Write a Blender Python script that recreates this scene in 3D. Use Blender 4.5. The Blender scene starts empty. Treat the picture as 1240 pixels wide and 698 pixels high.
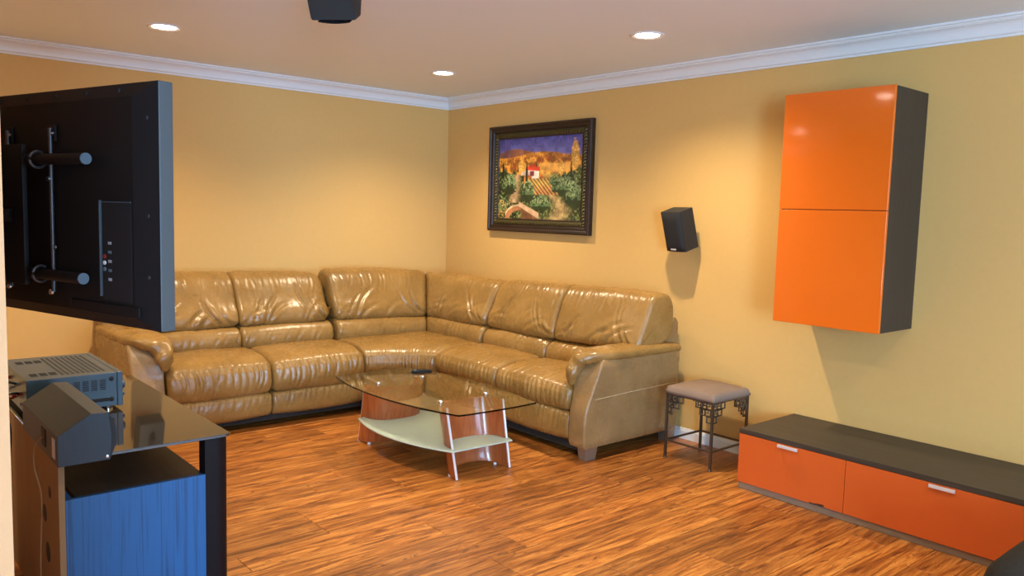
import bpy, bmesh, math, random
import numpy as np
from mathutils import Vector, Matrix, noise

scene = bpy.context.scene
random.seed(7)
PI = math.pi

# ------------------------------------------------------------------ camera
YAW, PITCH, ROLL, FPX = math.radians(40.78443504), math.radians(5.3504358), math.radians(-1.58625317), 975.6378
CAM = Vector((-4.42, -6.076, 1.5))
F = Vector((math.sin(YAW) * math.cos(PITCH), math.cos(YAW) * math.cos(PITCH), -math.sin(PITCH)))
Rt = Vector((math.cos(YAW), -math.sin(YAW), 0))
Dn = F.cross(Rt)
cr, sr = math.cos(ROLL), math.sin(ROLL)
R2 = cr * Rt + sr * Dn
D2 = -sr * Rt + cr * Dn
cam_data = bpy.data.cameras.new('camera')
cam = bpy.data.objects.new('camera', cam_data)
scene.collection.objects.link(cam)
cam_data.sensor_width = 36
cam_data.lens = FPX / 1240 * 36
cam_data.clip_start = 0.02
m = Matrix.Identity(4)
for i in range(3):
    m[i][0] = R2[i]; m[i][1] = -D2[i]; m[i][2] = -F[i]; m[i][3] = CAM[i]
cam.matrix_world = m
scene.camera = cam

# ------------------------------------------------------------------ world, light, exposure
scene.view_settings.view_transform = 'Standard'
scene.view_settings.look = 'None'
scene.view_settings.exposure = 0.68
scene.view_settings.gamma = 1
scene.view_settings.use_curve_mapping = False
world = bpy.data.worlds.new('world'); scene.world = world; world.use_nodes = True
world.node_tree.nodes['Background'].inputs[0].default_value = (0.55, 0.75, 1, 1)
world.node_tree.nodes['Background'].inputs[1].default_value = 1.0

CEIL = 2.512
WARM = (1.0, 0.81, 0.54)
DAY = (0.36, 0.64, 1.0)
def area(name, loc, rot, sx, sy, power, color, spread=PI):
    l = bpy.data.lights.new(name, 'AREA'); l.shape = 'RECTANGLE'; l.size = sx; l.size_y = sy
    l.energy = power; l.color = color; l.spread = spread
    o = bpy.data.objects.new(name, l); scene.collection.objects.link(o)
    o.location = loc; o.rotation_euler = rot
    return o
# daylight entering by the two windows in the wall behind the camera
area('daylight_left_window', (-6.0, -9.36, 1.35), (PI / 2, 0, 0), 1.6, 1.7, 330, DAY)
area('daylight_right_window', (-1.7, -9.36, 1.35), (PI / 2, 0, 0), 1.9, 1.7, 95, DAY)
SPOT_POWER = 95

# ------------------------------------------------------------------ helpers
C = scene.collection
OFF = Vector((0, 0, 0))       # world position of the thing being built

def link(o, parent=None):
    C.objects.link(o)
    if parent is not None: o.parent = parent
    return o
def tag(o, label=None, cat=None, group=None, kind=None):
    if label: o['label'] = label
    if cat: o['category'] = cat
    if group: o['group'] = group
    if kind: o['kind'] = kind
    return o
def thing(name, loc, label, cat, group=None, rot=(0, 0, 0), local=False):
    """Empty at the base; parts follow in world coordinates (or local ones)"""
    global OFF
    o = bpy.data.objects.new(name, None); o.location = loc; o.rotation_euler = rot
    o.empty_display_size = .1
    link(o); tag(o, label, cat, group)
    OFF = Vector((0, 0, 0)) if local else Vector(loc)
    return o
def top():
    global OFF
    OFF = Vector((0, 0, 0))
def from_np(name, verts, faces, mat, parent=None, smooth=False):
    me = bpy.data.meshes.new(name)
    v = [(p[0] - OFF.x, p[1] - OFF.y, p[2] - OFF.z) for p in verts]
    me.from_pydata(v, [], faces); me.validate()
    if smooth: me.polygons.foreach_set('use_smooth', [True] * len(me.polygons))
    me.materials.append(mat)
    return link(bpy.data.objects.new(name, me), parent)
def bm_obj(name, bm, mat, parent=None, smooth=False):
    me = bpy.data.meshes.new(name)
    bmesh.ops.translate(bm, verts=bm.verts, vec=-OFF)
    bm.normal_update(); bm.to_mesh(me); bm.free()
    if smooth:
        me.polygons.foreach_set('use_smooth', [True] * len(me.polygons))
        try: me.set_sharp_from_angle(angle=math.radians(38))
        except Exception: pass
    me.materials.append(mat)
    o = link(bpy.data.objects.new(name, me), parent)
    if smooth:
        wn = o.modifiers.new('weighted_normals', 'WEIGHTED_NORMAL'); wn.keep_sharp = True
    return o
def add_box(bm, lo, hi, bev=0.0, seg=2, M=None):
    ret = bmesh.ops.create_cube(bm, size=1)
    vs = ret['verts']
    for v in vs:
        v.co = Vector([lo[i] + (v.co[i] + .5) * (hi[i] - lo[i]) for i in range(3)])
    if bev > 0:
        es = list({e for v in vs for e in v.link_edges})
        r = bmesh.ops.bevel(bm, geom=es, offset=bev, segments=seg, profile=.5, affect='EDGES')
        vs = list({v for f in r['faces'] for v in f.verts} | {v for v in vs if v.is_valid})
    if M is not None:
        bmesh.ops.transform(bm, matrix=M, verts=vs)
    return vs
def box(name, lo, hi, mat, parent=None, bev=0.0, seg=2, M=None):
    bm = bmesh.new(); add_box(bm, lo, hi, bev, seg, M)
    return bm_obj(name, bm, mat, parent, smooth=bev > 0)
def add_prism(bm, pts, axis, a, b):
    """2D outline extruded along an axis; pts in the order of the two other axes"""
    def mk(p, t):
        if axis == 0: return (t, p[0], p[1])
        if axis == 1: return (p[0], t, p[1])
        return (p[0], p[1], t)
    A = [bm.verts.new(mk(p, a)) for p in pts]; B = [bm.verts.new(mk(p, b)) for p in pts]
    n = len(pts)
    fs = [bm.faces.new(A), bm.faces.new(B[::-1])]
    for i in range(n): fs.append(bm.faces.new((A[i], B[i], B[(i + 1) % n], A[(i + 1) % n])))
    bmesh.ops.recalc_face_normals(bm, faces=fs)
    return A + B
def prism(name, pts, axis, a, b, mat, parent=None, bev=0.0, smooth=False):
    bm = bmesh.new(); add_prism(bm, pts, axis, a, b)
    if bev: bmesh.ops.bevel(bm, geom=[e for e in bm.edges if e.calc_face_angle(0) > .6], offset=bev, segments=2, profile=.5, affect='EDGES')
    return bm_obj(name, bm, mat, parent, smooth=smooth or bev > 0)
def add_tube(bm, path, r, n=10, caps=True):
    path = [Vector(p) for p in path]
    rings = []
    up = Vector((0, 0, 1))
    for i, p in enumerate(path):
        t = (path[min(i + 1, len(path) - 1)] - path[max(i - 1, 0)]).normalized()
        a = t.cross(up)
        if a.length < .05: a = t.cross(Vector((1, 0, 0)))
        a.normalize(); b = t.cross(a)
        rr = r[i] if isinstance(r, (list, tuple)) else r
        rings.append([bm.verts.new(p + (a * math.cos(2 * PI * k / n) + b * math.sin(2 * PI * k / n)) * rr) for k in range(n)])
    for i in range(len(rings) - 1):
        for k in range(n):
            bm.faces.new((rings[i][k], rings[i][(k + 1) % n], rings[i + 1][(k + 1) % n], rings[i + 1][k]))
    if caps:
        bm.faces.new(rings[0][::-1]); bm.faces.new(rings[-1])
def tube(name, path, r, mat, parent=None, n=10):
    bm = bmesh.new(); add_tube(bm, path, r, n)
    bmesh.ops.recalc_face_normals(bm, faces=bm.faces)
    return bm_obj(name, bm, mat, parent, smooth=True)
def lathe(name, prof, center, mat, parent=None, n=32, axis=2):
    bm = bmesh.new(); rings = []
    for r, z in prof:
        ring = []
        for k in range(n):
            a = 2 * PI * k / n
            v = [r * math.cos(a), r * math.sin(a), z]
            if axis == 0: v = [v[2], v[0], v[1]]
            if axis == 1: v = [v[1], v[2], v[0]]
            ring.append(bm.verts.new(Vector(v) + Vector(center)))
        rings.append(ring)
    for i in range(len(rings) - 1):
        for k in range(n): bm.faces.new((rings[i][k], rings[i][(k + 1) % n], rings[i + 1][(k + 1) % n], rings[i + 1][k]))
    if prof[0][0] > 1e-6: bm.faces.new(rings[0][::-1])
    if prof[-1][0] > 1e-6: bm.faces.new(rings[-1])
    bmesh.ops.remove_doubles(bm, verts=bm.verts, dist=1e-6)
    bmesh.ops.recalc_face_normals(bm, faces=bm.faces)
    return bm_obj(name, bm, mat, parent, smooth=True)
def spline(pts, n=12, closed=False):
    P = [Vector(p) for p in pts]; out = []
    m_ = len(P)
    for i in range(m_ if closed else m_ - 1):
        if closed: a, b, c, d = P[(i - 1) % m_], P[i], P[(i + 1) % m_], P[(i + 2) % m_]
        else: a, b, c, d = P[max(i - 1, 0)], P[i], P[i + 1], P[min(i + 2, m_ - 1)]
        for k in range(n):
            t = k / n
            out.append(.5 * ((2 * b) + (c - a) * t + (2 * a - 5 * b + 4 * c - d) * t * t + (3 * b - a - 3 * c + d) * t ** 3))
    if not closed: out.append(P[-1])
    return out

# ------------------------------------------------------------------ materials
def nodes_of(name):
    mt = bpy.data.materials.new(name); mt.use_nodes = True
    nt = mt.node_tree
    return mt, nt, nt.nodes['Principled BSDF']
def N(nt, t, **kw):
    n = nt.nodes.new(t)
    for k, v in kw.items(): setattr(n, k, v)
    return n
def mixrgb(nt, fac, a, b, mode='MIX'):
    n = N(nt, 'ShaderNodeMix', data_type='RGBA', blend_type=mode)
    for sock, v in ((n.inputs[0], fac), (n.inputs[6], a), (n.inputs[7], b)):
        if hasattr(v, 'is_linked'): nt.links.new(v, sock)
        elif isinstance(v, (int, float)): sock.default_value = v
        else: sock.default_value = (*v, 1)
    return n.outputs[2]
def texco(nt, scale=(1, 1, 1), kind='Object', add=None):
    tc = N(nt, 'ShaderNodeTexCoord'); mp = N(nt, 'ShaderNodeMapping')
    mp.inputs['Scale'].default_value = scale
    nt.links.new(tc.outputs[kind], mp.inputs[0])
    if add is not None: nt.links.new(add, mp.inputs['Location'])
    return mp.outputs[0]
def noisetex(nt, vec, scale, detail=3, rough=.5, dist=0):
    n = N(nt, 'ShaderNodeTexNoise'); n.inputs['Scale'].default_value = scale
    n.inputs['Detail'].default_value = detail; n.inputs['Roughness'].default_value = rough
    n.inputs['Distortion'].default_value = dist
    nt.links.new(vec, n.inputs['Vector']); return n.outputs[0]
def ramp(nt, fac, stops):
    r = N(nt, 'ShaderNodeValToRGB'); e = r.color_ramp.elements
    while len(e) < len(stops): e.new(.5)
    for el, (p, c) in zip(e, stops):
        el.position = p; el.color = (*c, 1) if len(c) == 3 else c
    nt.links.new(fac, r.inputs[0]); return r.outputs[0]
def bump(nt, bsdf, h, strength=.2, dist=.01):
    b = N(nt, 'ShaderNodeBump'); b.inputs['Strength'].default_value = strength; b.inputs['Distance'].default_value = dist
    nt.links.new(h, b.inputs['Height']); nt.links.new(b.outputs[0], bsdf.inputs['Normal']); return b
def simple(name, col, rough=.5, metal=0, spec=.5, nscale=0, nstr=.1, ndist=.003, var=0, coat=0, coatr=.1):
    mt, nt, b = nodes_of(name)
    b.inputs['Base Color'].default_value = (*col, 1); b.inputs['Roughness'].default_value = rough
    b.inputs['Metallic'].default_value = metal; b.inputs['Specular IOR Level'].default_value = spec
    b.inputs['Coat Weight'].default_value = coat; b.inputs['Coat Roughness'].default_value = coatr
    if nscale:
        v = texco(nt); h = noisetex(nt, v, nscale, 4)
        bump(nt, b, h, nstr, ndist)
        if var:
            h2 = noisetex(nt, v, nscale * .12, 3)
            c = mixrgb(nt, h2, tuple(x * (1 - var) for x in col), tuple(min(1, x * (1 + var)) for x in col))
            nt.links.new(c, b.inputs['Base Color'])
    return mt

M_WALL = simple('wall_paint', (0.70, 0.435, 0.15), .62, spec=.25, nscale=220, nstr=.12, ndist=.002, var=.03)
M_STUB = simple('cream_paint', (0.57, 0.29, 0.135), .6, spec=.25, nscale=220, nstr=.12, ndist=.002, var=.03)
M_CEIL = simple('ceiling_paint', (0.82, 0.90, 0.96), .8, spec=.2, nscale=260, nstr=.12, ndist=.002)
M_TRIM = simple('white_trim', (0.78, 0.80, 0.82), .35, nscale=60, nstr=.03)
M_BLACK = simple('black_plastic', (0.007, 0.006, 0.006), .6, spec=.3, nscale=400, nstr=.08, ndist=.001)
M_BLACKV = simple('black_vinyl', (0.014, 0.012, 0.012), .55, nscale=300, nstr=.15, ndist=.001)
M_TVSIDE = simple('dark_slate_plastic', (0.06, 0.075, 0.085), .38, nscale=400, nstr=.05)
M_GRILLE = simple('black_grille_cloth', (0.012, 0.012, 0.014), .75, nscale=900, nstr=.4, ndist=.001)
M_CHROME = simple('chrome', (.8, .8, .82), .16, metal=1, nscale=30, nstr=.01)
M_SATIN = simple('satin_aluminium', (.78, .78, .82), .38, metal=.45, nscale=120, nstr=.02)
M_ORANGE = simple('gloss_orange_lacquer', (0.80, 0.155, 0.012), .07, spec=.5, nscale=400, nstr=.012, ndist=.0005)
M_ORANGE2 = simple('satin_orange_lacquer', (0.60, 0.105, 0.018), .34, spec=.45, nscale=14, nstr=.012, ndist=.01, var=.04)
M_CHIP = simple('chipboard_edge', (0.10, 0.03, 0.012), .9, nscale=200, nstr=.4)
M_SUEDE = simple('taupe_suede', (0.235, 0.165, 0.125), .9, spec=.15, nscale=60, nstr=.3, ndist=.003, var=.14)
M_IRON = simple('antiqued_iron', (0.15, 0.125, 0.095), .38, metal=.85, nscale=120, nstr=.3, ndist=.001, var=.2)
M_FOOT = simple('silver_foot', (0.33, 0.28, 0.22), .38, metal=.7, nscale=40, nstr=.1)
M_DARKCLOTH = simple('charcoal_fabric', (0.015, 0.013, 0.011), .85, spec=.3, nscale=90, nstr=.5, ndist=.006, var=.2)
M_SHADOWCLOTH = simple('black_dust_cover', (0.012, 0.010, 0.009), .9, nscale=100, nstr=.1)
M_RECV = simple('receiver_metal_daylight_tint', (0.030, 0.058, 0.085), .36, metal=0, nscale=500, nstr=.05)  # dark chassis metal with blue daylight mixed into its base colour
M_SILV = simple('silver_label', (.45, .47, .5), .35, metal=.3, nscale=100, nstr=.02)
M_SLOT = simple('dark_slot', (0.006, 0.006, 0.007), .7, nscale=100, nstr=.05)
M_CABLE = simple('black_cable', (0.012, 0.012, 0.014), .45, nscale=100, nstr=.05)
M_CABLEG = simple('tan_cable', (0.32, 0.2, 0.08), .5, nscale=100, nstr=.05)
M_WHITEP = simple('white_plastic', (.75, .75, .75), .4, nscale=100, nstr=.02)
M_RED = simple('red_plastic', (.35, .03, .02), .4, nscale=100, nstr=.02)
M_STEEL = simple('dark_steel_rod', (.10, .105, .11), .35, metal=.6, nscale=100, nstr=.05)
M_CAP = simple('grey_rubber_cap', (.10, .14, .17), .6, nscale=100, nstr=.05)

def leather(name, col, greyc):
    mt, nt, b = nodes_of(name)
    v = texco(nt)
    big = noisetex(nt, v, 5, 4, .6)
    c = ramp(nt, big, [(.3, tuple(x * .80 for x in col)), (.55, col), (.8, tuple(x * 1.12 for x in greyc))])
    nt.links.new(c, b.inputs['Base Color'])
    b.inputs['Specular IOR Level'].default_value = .55
    r = noisetex(nt, v, 14, 4, .6)
    rr = N(nt, 'ShaderNodeMapRange'); nt.links.new(r, rr.inputs[0])
    rr.inputs[1].default_value = .3; rr.inputs[2].default_value = .7
    rr.inputs[3].default_value = .22; rr.inputs[4].default_value = .36
    nt.links.new(rr.outputs[0], b.inputs['Roughness'])
    vo = N(nt, 'ShaderNodeTexVoronoi'); vo.inputs['Scale'].default_value = 260
    nt.links.new(v, vo.inputs['Vector'])
    b1 = bump(nt, b, vo.outputs['Distance'], .12, .001)
    cre = noisetex(nt, v, 26, 5, .62, .6)
    b2 = N(nt, 'ShaderNodeBump'); b2.inputs['Strength'].default_value = .20; b2.inputs['Distance'].default_value = .008
    nt.links.new(cre, b2.inputs['Height']); nt.links.new(b2.outputs[0], b1.inputs['Normal'])
    return mt
M_LEATHER = leather('tan_leather', (0.285, 0.155, 0.042), (0.305, 0.175, 0.058))
M_LEATHER2 = leather('tan_leather_smooth', (0.28, 0.165, 0.066), (0.30, 0.18, 0.078))

def wood(name, c1, c2, rough=.35, axis=2, scale=1, coat=0, dens=18, contrast=(.35, .65)):
    mt, nt, b = nodes_of(name)
    s = [dens, dens, dens]; s[axis] = 1.2
    v = texco(nt, tuple(x * scale for x in s))
    h = noisetex(nt, v, 1.0, 6, .6, 1.2)
    c = ramp(nt, h, [(contrast[0], c1), (contrast[1], c2)])
    nt.links.new(c, b.inputs['Base Color']); b.inputs['Roughness'].default_value = rough
    b.inputs['Coat Weight'].default_value = coat; b.inputs['Coat Roughness'].default_value = .12
    bump(nt, b, h, .08, .004)
    return mt
M_CHERRY = wood('cherry_veneer', (0.30, 0.062, 0.014), (0.40, 0.105, 0.028), .26, 2, 1, .5, dens=30)
M_WENGE = wood('black_brown_wood', (0.030, 0.022, 0.016), (0.050, 0.038, 0.027), .5, 1, 1, dens=40)
M_WENGEV = wood('dark_brown_side_veneer', (0.034, 0.022, 0.013), (0.046, 0.030, 0.019), .6, 2, 1, dens=40)
M_STANDBLUE = wood('black_ash_daylight_tint', (0.005, 0.026, 0.070), (0.011, 0.088, 0.24), .42, 2, 1, dens=60, contrast=(.25, .52))  # black ash; the blue daylight falling on it is put into the colour
M_STANDTOP = wood('black_ash_shelf', (0.020, 0.015, 0.011), (0.034, 0.027, 0.020), .42, 1, 1, dens=34)
M_HARDB = wood('brown_hardboard', (0.22, 0.12, 0.045), (0.25, 0.14, 0.055), .7, 2, 1, dens=8)
M_PLINTH = wood('grey_brown_plinth', (0.20, 0.135, 0.09), (0.27, 0.19, 0.13), .5, 1, 1, dens=20)
M_FRAME = wood('dark_walnut_frame', (0.012, 0.005, 0.003), (0.034, 0.012, 0.006), .45, 1, 1, .1, dens=20)
M_SPKSIDE = wood('black_speaker_daylight_tint', (0.008, 0.013, 0.018), (0.012, 0.019, 0.027), .5, 2, 1, dens=30)  # black vinyl, base colour shifted to imitate blue window light

def floor_material():
    mt, nt, b = nodes_of('oak_laminate')
    oi = N(nt, 'ShaderNodeObjectInfo')
    mul = N(nt, 'ShaderNodeMath', operation='MULTIPLY'); mul.inputs[1].default_value = 37.0
    nt.links.new(oi.outputs['Random'], mul.inputs[0])
    cmb = N(nt, 'ShaderNodeCombineXYZ')
    for i in range(3): nt.links.new(mul.outputs[0], cmb.inputs[i])
    v = texco(nt, (2.0, 24, 24), add=cmb.outputs[0])
    g = noisetex(nt, v, 1.0, 9, .72, 1.5)
    base = ramp(nt, g, [(.34, (0.085, 0.024, 0.006)), (.44, (0.26, 0.080, 0.015)), (.53, (0.43, 0.150, 0.028)), (.64, (0.62, 0.265, 0.060))])
    v2 = texco(nt, (4, 14, 14), add=cmb.outputs[0])
    k = noisetex(nt, v2, 1.0, 7, .7, 2.5)
    kk = ramp(nt, k, [(.58, (0, 0, 0)), (.64, (1, 1, 1))])
    c = mixrgb(nt, kk, base, (0.08, 0.024, 0.008))
    mf = N(nt, 'ShaderNodeMath', operation='MULTIPLY'); 
    # dark figure patches only partly opaque
    sep = N(nt, 'ShaderNodeSeparateColor'); nt.links.new(kk, sep.inputs[0])
    nt.links.new(sep.outputs[0], mf.inputs[0]); mf.inputs[1].default_value = .80
    c = mixrgb(nt, mf.outputs[0], base, (0.12, 0.036, 0.012))
    tone = ramp(nt, oi.outputs['Random'], [(0, (0.78, 0.76, 0.74)), (1, (1.16, 1.14, 1.08))])
    c2 = mixrgb(nt, 1.0, c, tone, 'MULTIPLY')
    v3 = texco(nt, (6, 130, 130), add=cmb.outputs[0])
    fine = noisetex(nt, v3, 1.0, 3, .6)
    ft = ramp(nt, fine, [(.3, (.72, .70, .66)), (.7, (1.15, 1.15, 1.15))])
    c3 = mixrgb(nt, 1.0, c2, ft, 'MULTIPLY')
    nt.links.new(c3, b.inputs['Base Color'])
    b.inputs['Roughness'].default_value = .33
    rr = N(nt, 'ShaderNodeMapRange'); nt.links.new(g, rr.inputs[0])
    rr.inputs[3].default_value = .26; rr.inputs[4].default_value = .44
    nt.links.new(rr.outputs[0], b.inputs['Roughness'])
    bump(nt, b, g, .35, .003)
    return mt
M_FLOOR = floor_material()

def glass(name, col, rough=.0, ior=1.45):
    mt, nt, b = nodes_of(name)
    b.inputs['Base Color'].default_value = (*col, 1); b.inputs['Roughness'].default_value = rough
    b.inputs['IOR'].default_value = ior; b.inputs['Transmission Weight'].default_value = 1
    v = texco(nt); h = noisetex(nt, v, 8, 1); bump(nt, b, h, .003, .001)
    return mt
M_GLASS = glass('green_tinted_glass', (0.86, 0.90, 0.84))
M_WINGLASS = glass('window_glass', (1, 1, 1))
def frosted():
    mt, nt, b = nodes_of('frosted_glass')
    b.inputs['Base Color'].default_value = (0.62, 0.72, 0.62, 1); b.inputs['Roughness'].default_value = .45
    b.inputs['Transmission Weight'].default_value = .35
    v = texco(nt); h = noisetex(nt, v, 300, 2); bump(nt, b, h, .1, .001)
    return mt
M_FROST = frosted()
def blackglass():
    mt, nt, b = nodes_of('black_tinted_glass')
    b.inputs['Base Color'].default_value = (0.035, 0.028, 0.022, 1); b.inputs['Roughness'].default_value = .04
    b.inputs['IOR'].default_value = 1.9
    v = texco(nt); h = noisetex(nt, v, 6, 1); bump(nt, b, h, .004, .001)
    return mt
M_BGLASS = blackglass()
def emit(name, col, s):
    mt, nt, b = nodes_of(name)
    b.inputs['Base Color'].default_value = (.9, .9, .9, 1)
    b.inputs['Emission Color'].default_value = (*col, 1); b.inputs['Emission Strength'].default_value = s
    return mt
M_LAMP = emit('lamp_lens', (1, .86, .66), 26)

# ------------------------------------------------------------------ the room
X0, Y0 = -7.0, -9.5
W_STUB_Y, W_IN, W_OUT, W_END = -4.60, -4.20, -4.34, -1.95
def structure(name, lo, hi, mat):
    o = box(name, lo, hi, mat); o['kind'] = 'structure'; return o
floor_o = structure('floor', (X0, Y0, -.10), (0, 0, -.009), simple('dark_subfloor', (0.10, 0.035, 0.012), .8, nscale=30))
structure('ceiling', (X0 - .15, Y0 - .15, CEIL), (.15, .15, CEIL + .12), M_CEIL)
structure('wall_back', (X0 - .15, 0, -.10), (.15, .15, CEIL), M_WALL)
structure('wall_right', (0, Y0 - .15, -.10), (.15, 0, CEIL), M_WALL)
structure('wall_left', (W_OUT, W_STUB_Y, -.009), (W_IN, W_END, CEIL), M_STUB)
structure('wall_left_hall', (X0 - .15, Y0 - .15, -.10), (X0, 0, CEIL), M_WALL)
# front wall behind the camera, with two window openings
WX = [(-6.85, -5.15), (-2.65, -.75)]; WZ = (.5, 2.2)
bm = bmesh.new()
add_box(bm, (X0, Y0 - .15, -.10), (0, Y0, WZ[0])); add_box(bm, (X0, Y0 - .15, WZ[1]), (0, Y0, CEIL))
for a, b_ in ((X0, WX[0][0]), (WX[0][1], WX[1][0]), (WX[1][1], 0)):
    add_box(bm, (a, Y0 - .15, WZ[0]), (b_, Y0, WZ[1]))
o = bm_obj('wall_front', bm, M_WALL); o['kind'] = 'structure'
for i, (a, b_) in enumerate(WX):
    bm = bmesh.new()
    for lo, hi in (((a, Y0 - .1, WZ[0]), (b_, Y0 - .04, WZ[0] + .06)), ((a, Y0 - .1, WZ[1] - .06), (b_, Y0 - .04, WZ[1])),
                   ((a, Y0 - .1, WZ[0] + .06), (a + .06, Y0 - .04, WZ[1] - .06)), ((b_ - .06, Y0 - .1, WZ[0] + .06), (b_, Y0 - .04, WZ[1] - .06)),
                   (((a + b_) / 2 - .03, Y0 - .1, WZ[0] + .06), ((a + b_) / 2 + .03, Y0 - .04, WZ[1] - .06))):
        add_box(bm, lo, hi, .006)
    w = bm_obj('window_%d' % (i + 1), bm, M_TRIM); w['kind'] = 'structure'
    box('pane', (a + .05, Y0 - .075, WZ[0] + .05), (b_ - .05, Y0 - .069, WZ[1] - .05), M_WINGLASS, w)

# crown moulding (profile: drop, projection)
def crown_profile():
    p = [(0, .0), (.078, .0), (.078, .010), (.066, .014), (.066, .020), (.060, .022)]
    for k in range(9):
        t = k / 8
        a = t * PI / 2
        p.append((.058 - .038 * math.sin(a) , .026 + .052 * (1 - math.cos(a))))
    p += [(.018, .082), (.010, .086), (.010, .097), (.0, .097)]
    return p
CP = crown_profile()
prism('trim_1', [(-a, CEIL - b_) for a, b_ in CP], 0, X0, -.0001, M_TRIM)['kind'] = 'structure'
o = bpy.data.objects['trim_1']
# (profile lives in y,z for axis 0)
prism('trim_2', [(-a, CEIL - b_) for a, b_ in CP], 1, Y0, -.0001, M_TRIM)['kind'] = 'structure'
prism('trim_3', [(W_IN + a, CEIL - b_) for a, b_ in CP], 1, W_STUB_Y, W_END, M_TRIM)['kind'] = 'structure'
BP = [(0, 0), (.014, 0), (.014, .055), (.010, .062), (.008, .070), (.004, .074), (0, .074)]
prism('baseboard_right', [(-a, b_) for a, b_ in BP], 1, Y0, -.0001, M_TRIM)['kind'] = 'structure'
prism('baseboard_back', [(-a, b_) for a, b_ in BP], 0, X0, -.015, M_TRIM)['kind'] = 'structure'
prism('baseboard_left', [(W_IN + a, b_) for a, b_ in BP], 1, W_STUB_Y, W_END, M_TRIM)['kind'] = 'structure'

# floor planks, each its own piece where the camera sees them
PW, PL, GAP = .166, 1.21, .0016
cache = {}
def plank_mesh(L):
    key = round(L, 3)
    if key not in cache:
        bm = bmesh.new()
        add_box(bm, (0, 0, -.009), (key - GAP, PW - GAP, 0), 0)
        es = [e for e in bm.edges if all(abs(v.co.z) < 1e-6 for v in e.verts)]
        bmesh.ops.bevel(bm, geom=es, offset=.0012, segments=1, affect='EDGES')
        me = bpy.data.meshes.new('plank'); bm.to_mesh(me); bm.free(); me.materials.append(M_FLOOR)
        cache[key] = me
    return cache[key]
rnd = random.Random(3)
rest = bmesh.new()
row = 0; y = -PW
while y > Y0 - PW:
    ylo = max(y, Y0)
    off = rnd.choice([.12, .31, .52, .73, .94, 1.08])
    if y > -5.5:
        cuts = [W_IN]
        x = W_IN + off
        while x < -.06: cuts.append(x); x += PL
        cuts.append(0)
        for a, b_ in zip(cuts, cuts[1:]):
            ob = bpy.data.objects.new('plank', plank_mesh(b_ - a)); ob.location = (a, y, 0); link(ob, floor_o)
        xs, xe = X0, W_IN
    else: xs, xe = X0, 0
    x = xs; first = True
    while x < xe - .02:
        L = off if first else PL; first = False
        e = min(x + L, xe)
        add_box(rest, (x, ylo, -.009), (e - GAP, y + PW - GAP, 0)); x = e
    y -= PW; row += 1
pr = bm_obj('plank', rest, M_FLOOR, floor_o); pr['kind'] = 'stuff'

# ------------------------------------------------------------------ recessed ceiling lights
def downlight(x, y, label, k=1.0):
    t = thing('recessed_ceiling_light', (x, y, CEIL), label, 'ceiling light', 'recessed downlights in the ceiling')
    lathe('trim_ring', [(.068, 0.001), (.094, 0.001), (.095, -.003), (.088, -.007), (.070, -.004), (.066, 0.0), (.068, .001)], (x, y, CEIL), M_WHITEP, t, 40)
    lathe('lens', [(0, -.007), (.040, -.006), (.067, -.001), (.067, .0), (0, .0)], (x, y, CEIL), M_LAMP, t, 32)
    l = bpy.data.lights.new('lamp', 'SPOT'); l.energy = SPOT_POWER * k; l.color = WARM; l.spot_size = math.radians(138); l.spot_blend = .95
    l.shadow_soft_size = .035
    lo = bpy.data.objects.new('lamp', l); link(lo, t); lo.location = (0, 0, -.02)
    top()
downlight(-2.857, -1.131, 'round recessed ceiling light above the black television, leftmost')
downlight(-.873, -1.123, 'round recessed ceiling light nearest the room corner')
downlight(-.848, -3.038, 'round recessed ceiling light nearest the orange wall cabinet')
downlight(-2.857, -3.04, 'round recessed ceiling light above the television stand, beyond the top of the picture')
downlight(-1.9, -5.5, 'round recessed ceiling light beyond the top right of the picture', .6)
downlight(-2.857, -4.95, 'round recessed ceiling light nearest the camera, beyond the top of the picture', .6)
downlight(-4.86, -1.13, 'round recessed ceiling light behind the partition wall, mirrored in the orange upper door')

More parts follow.
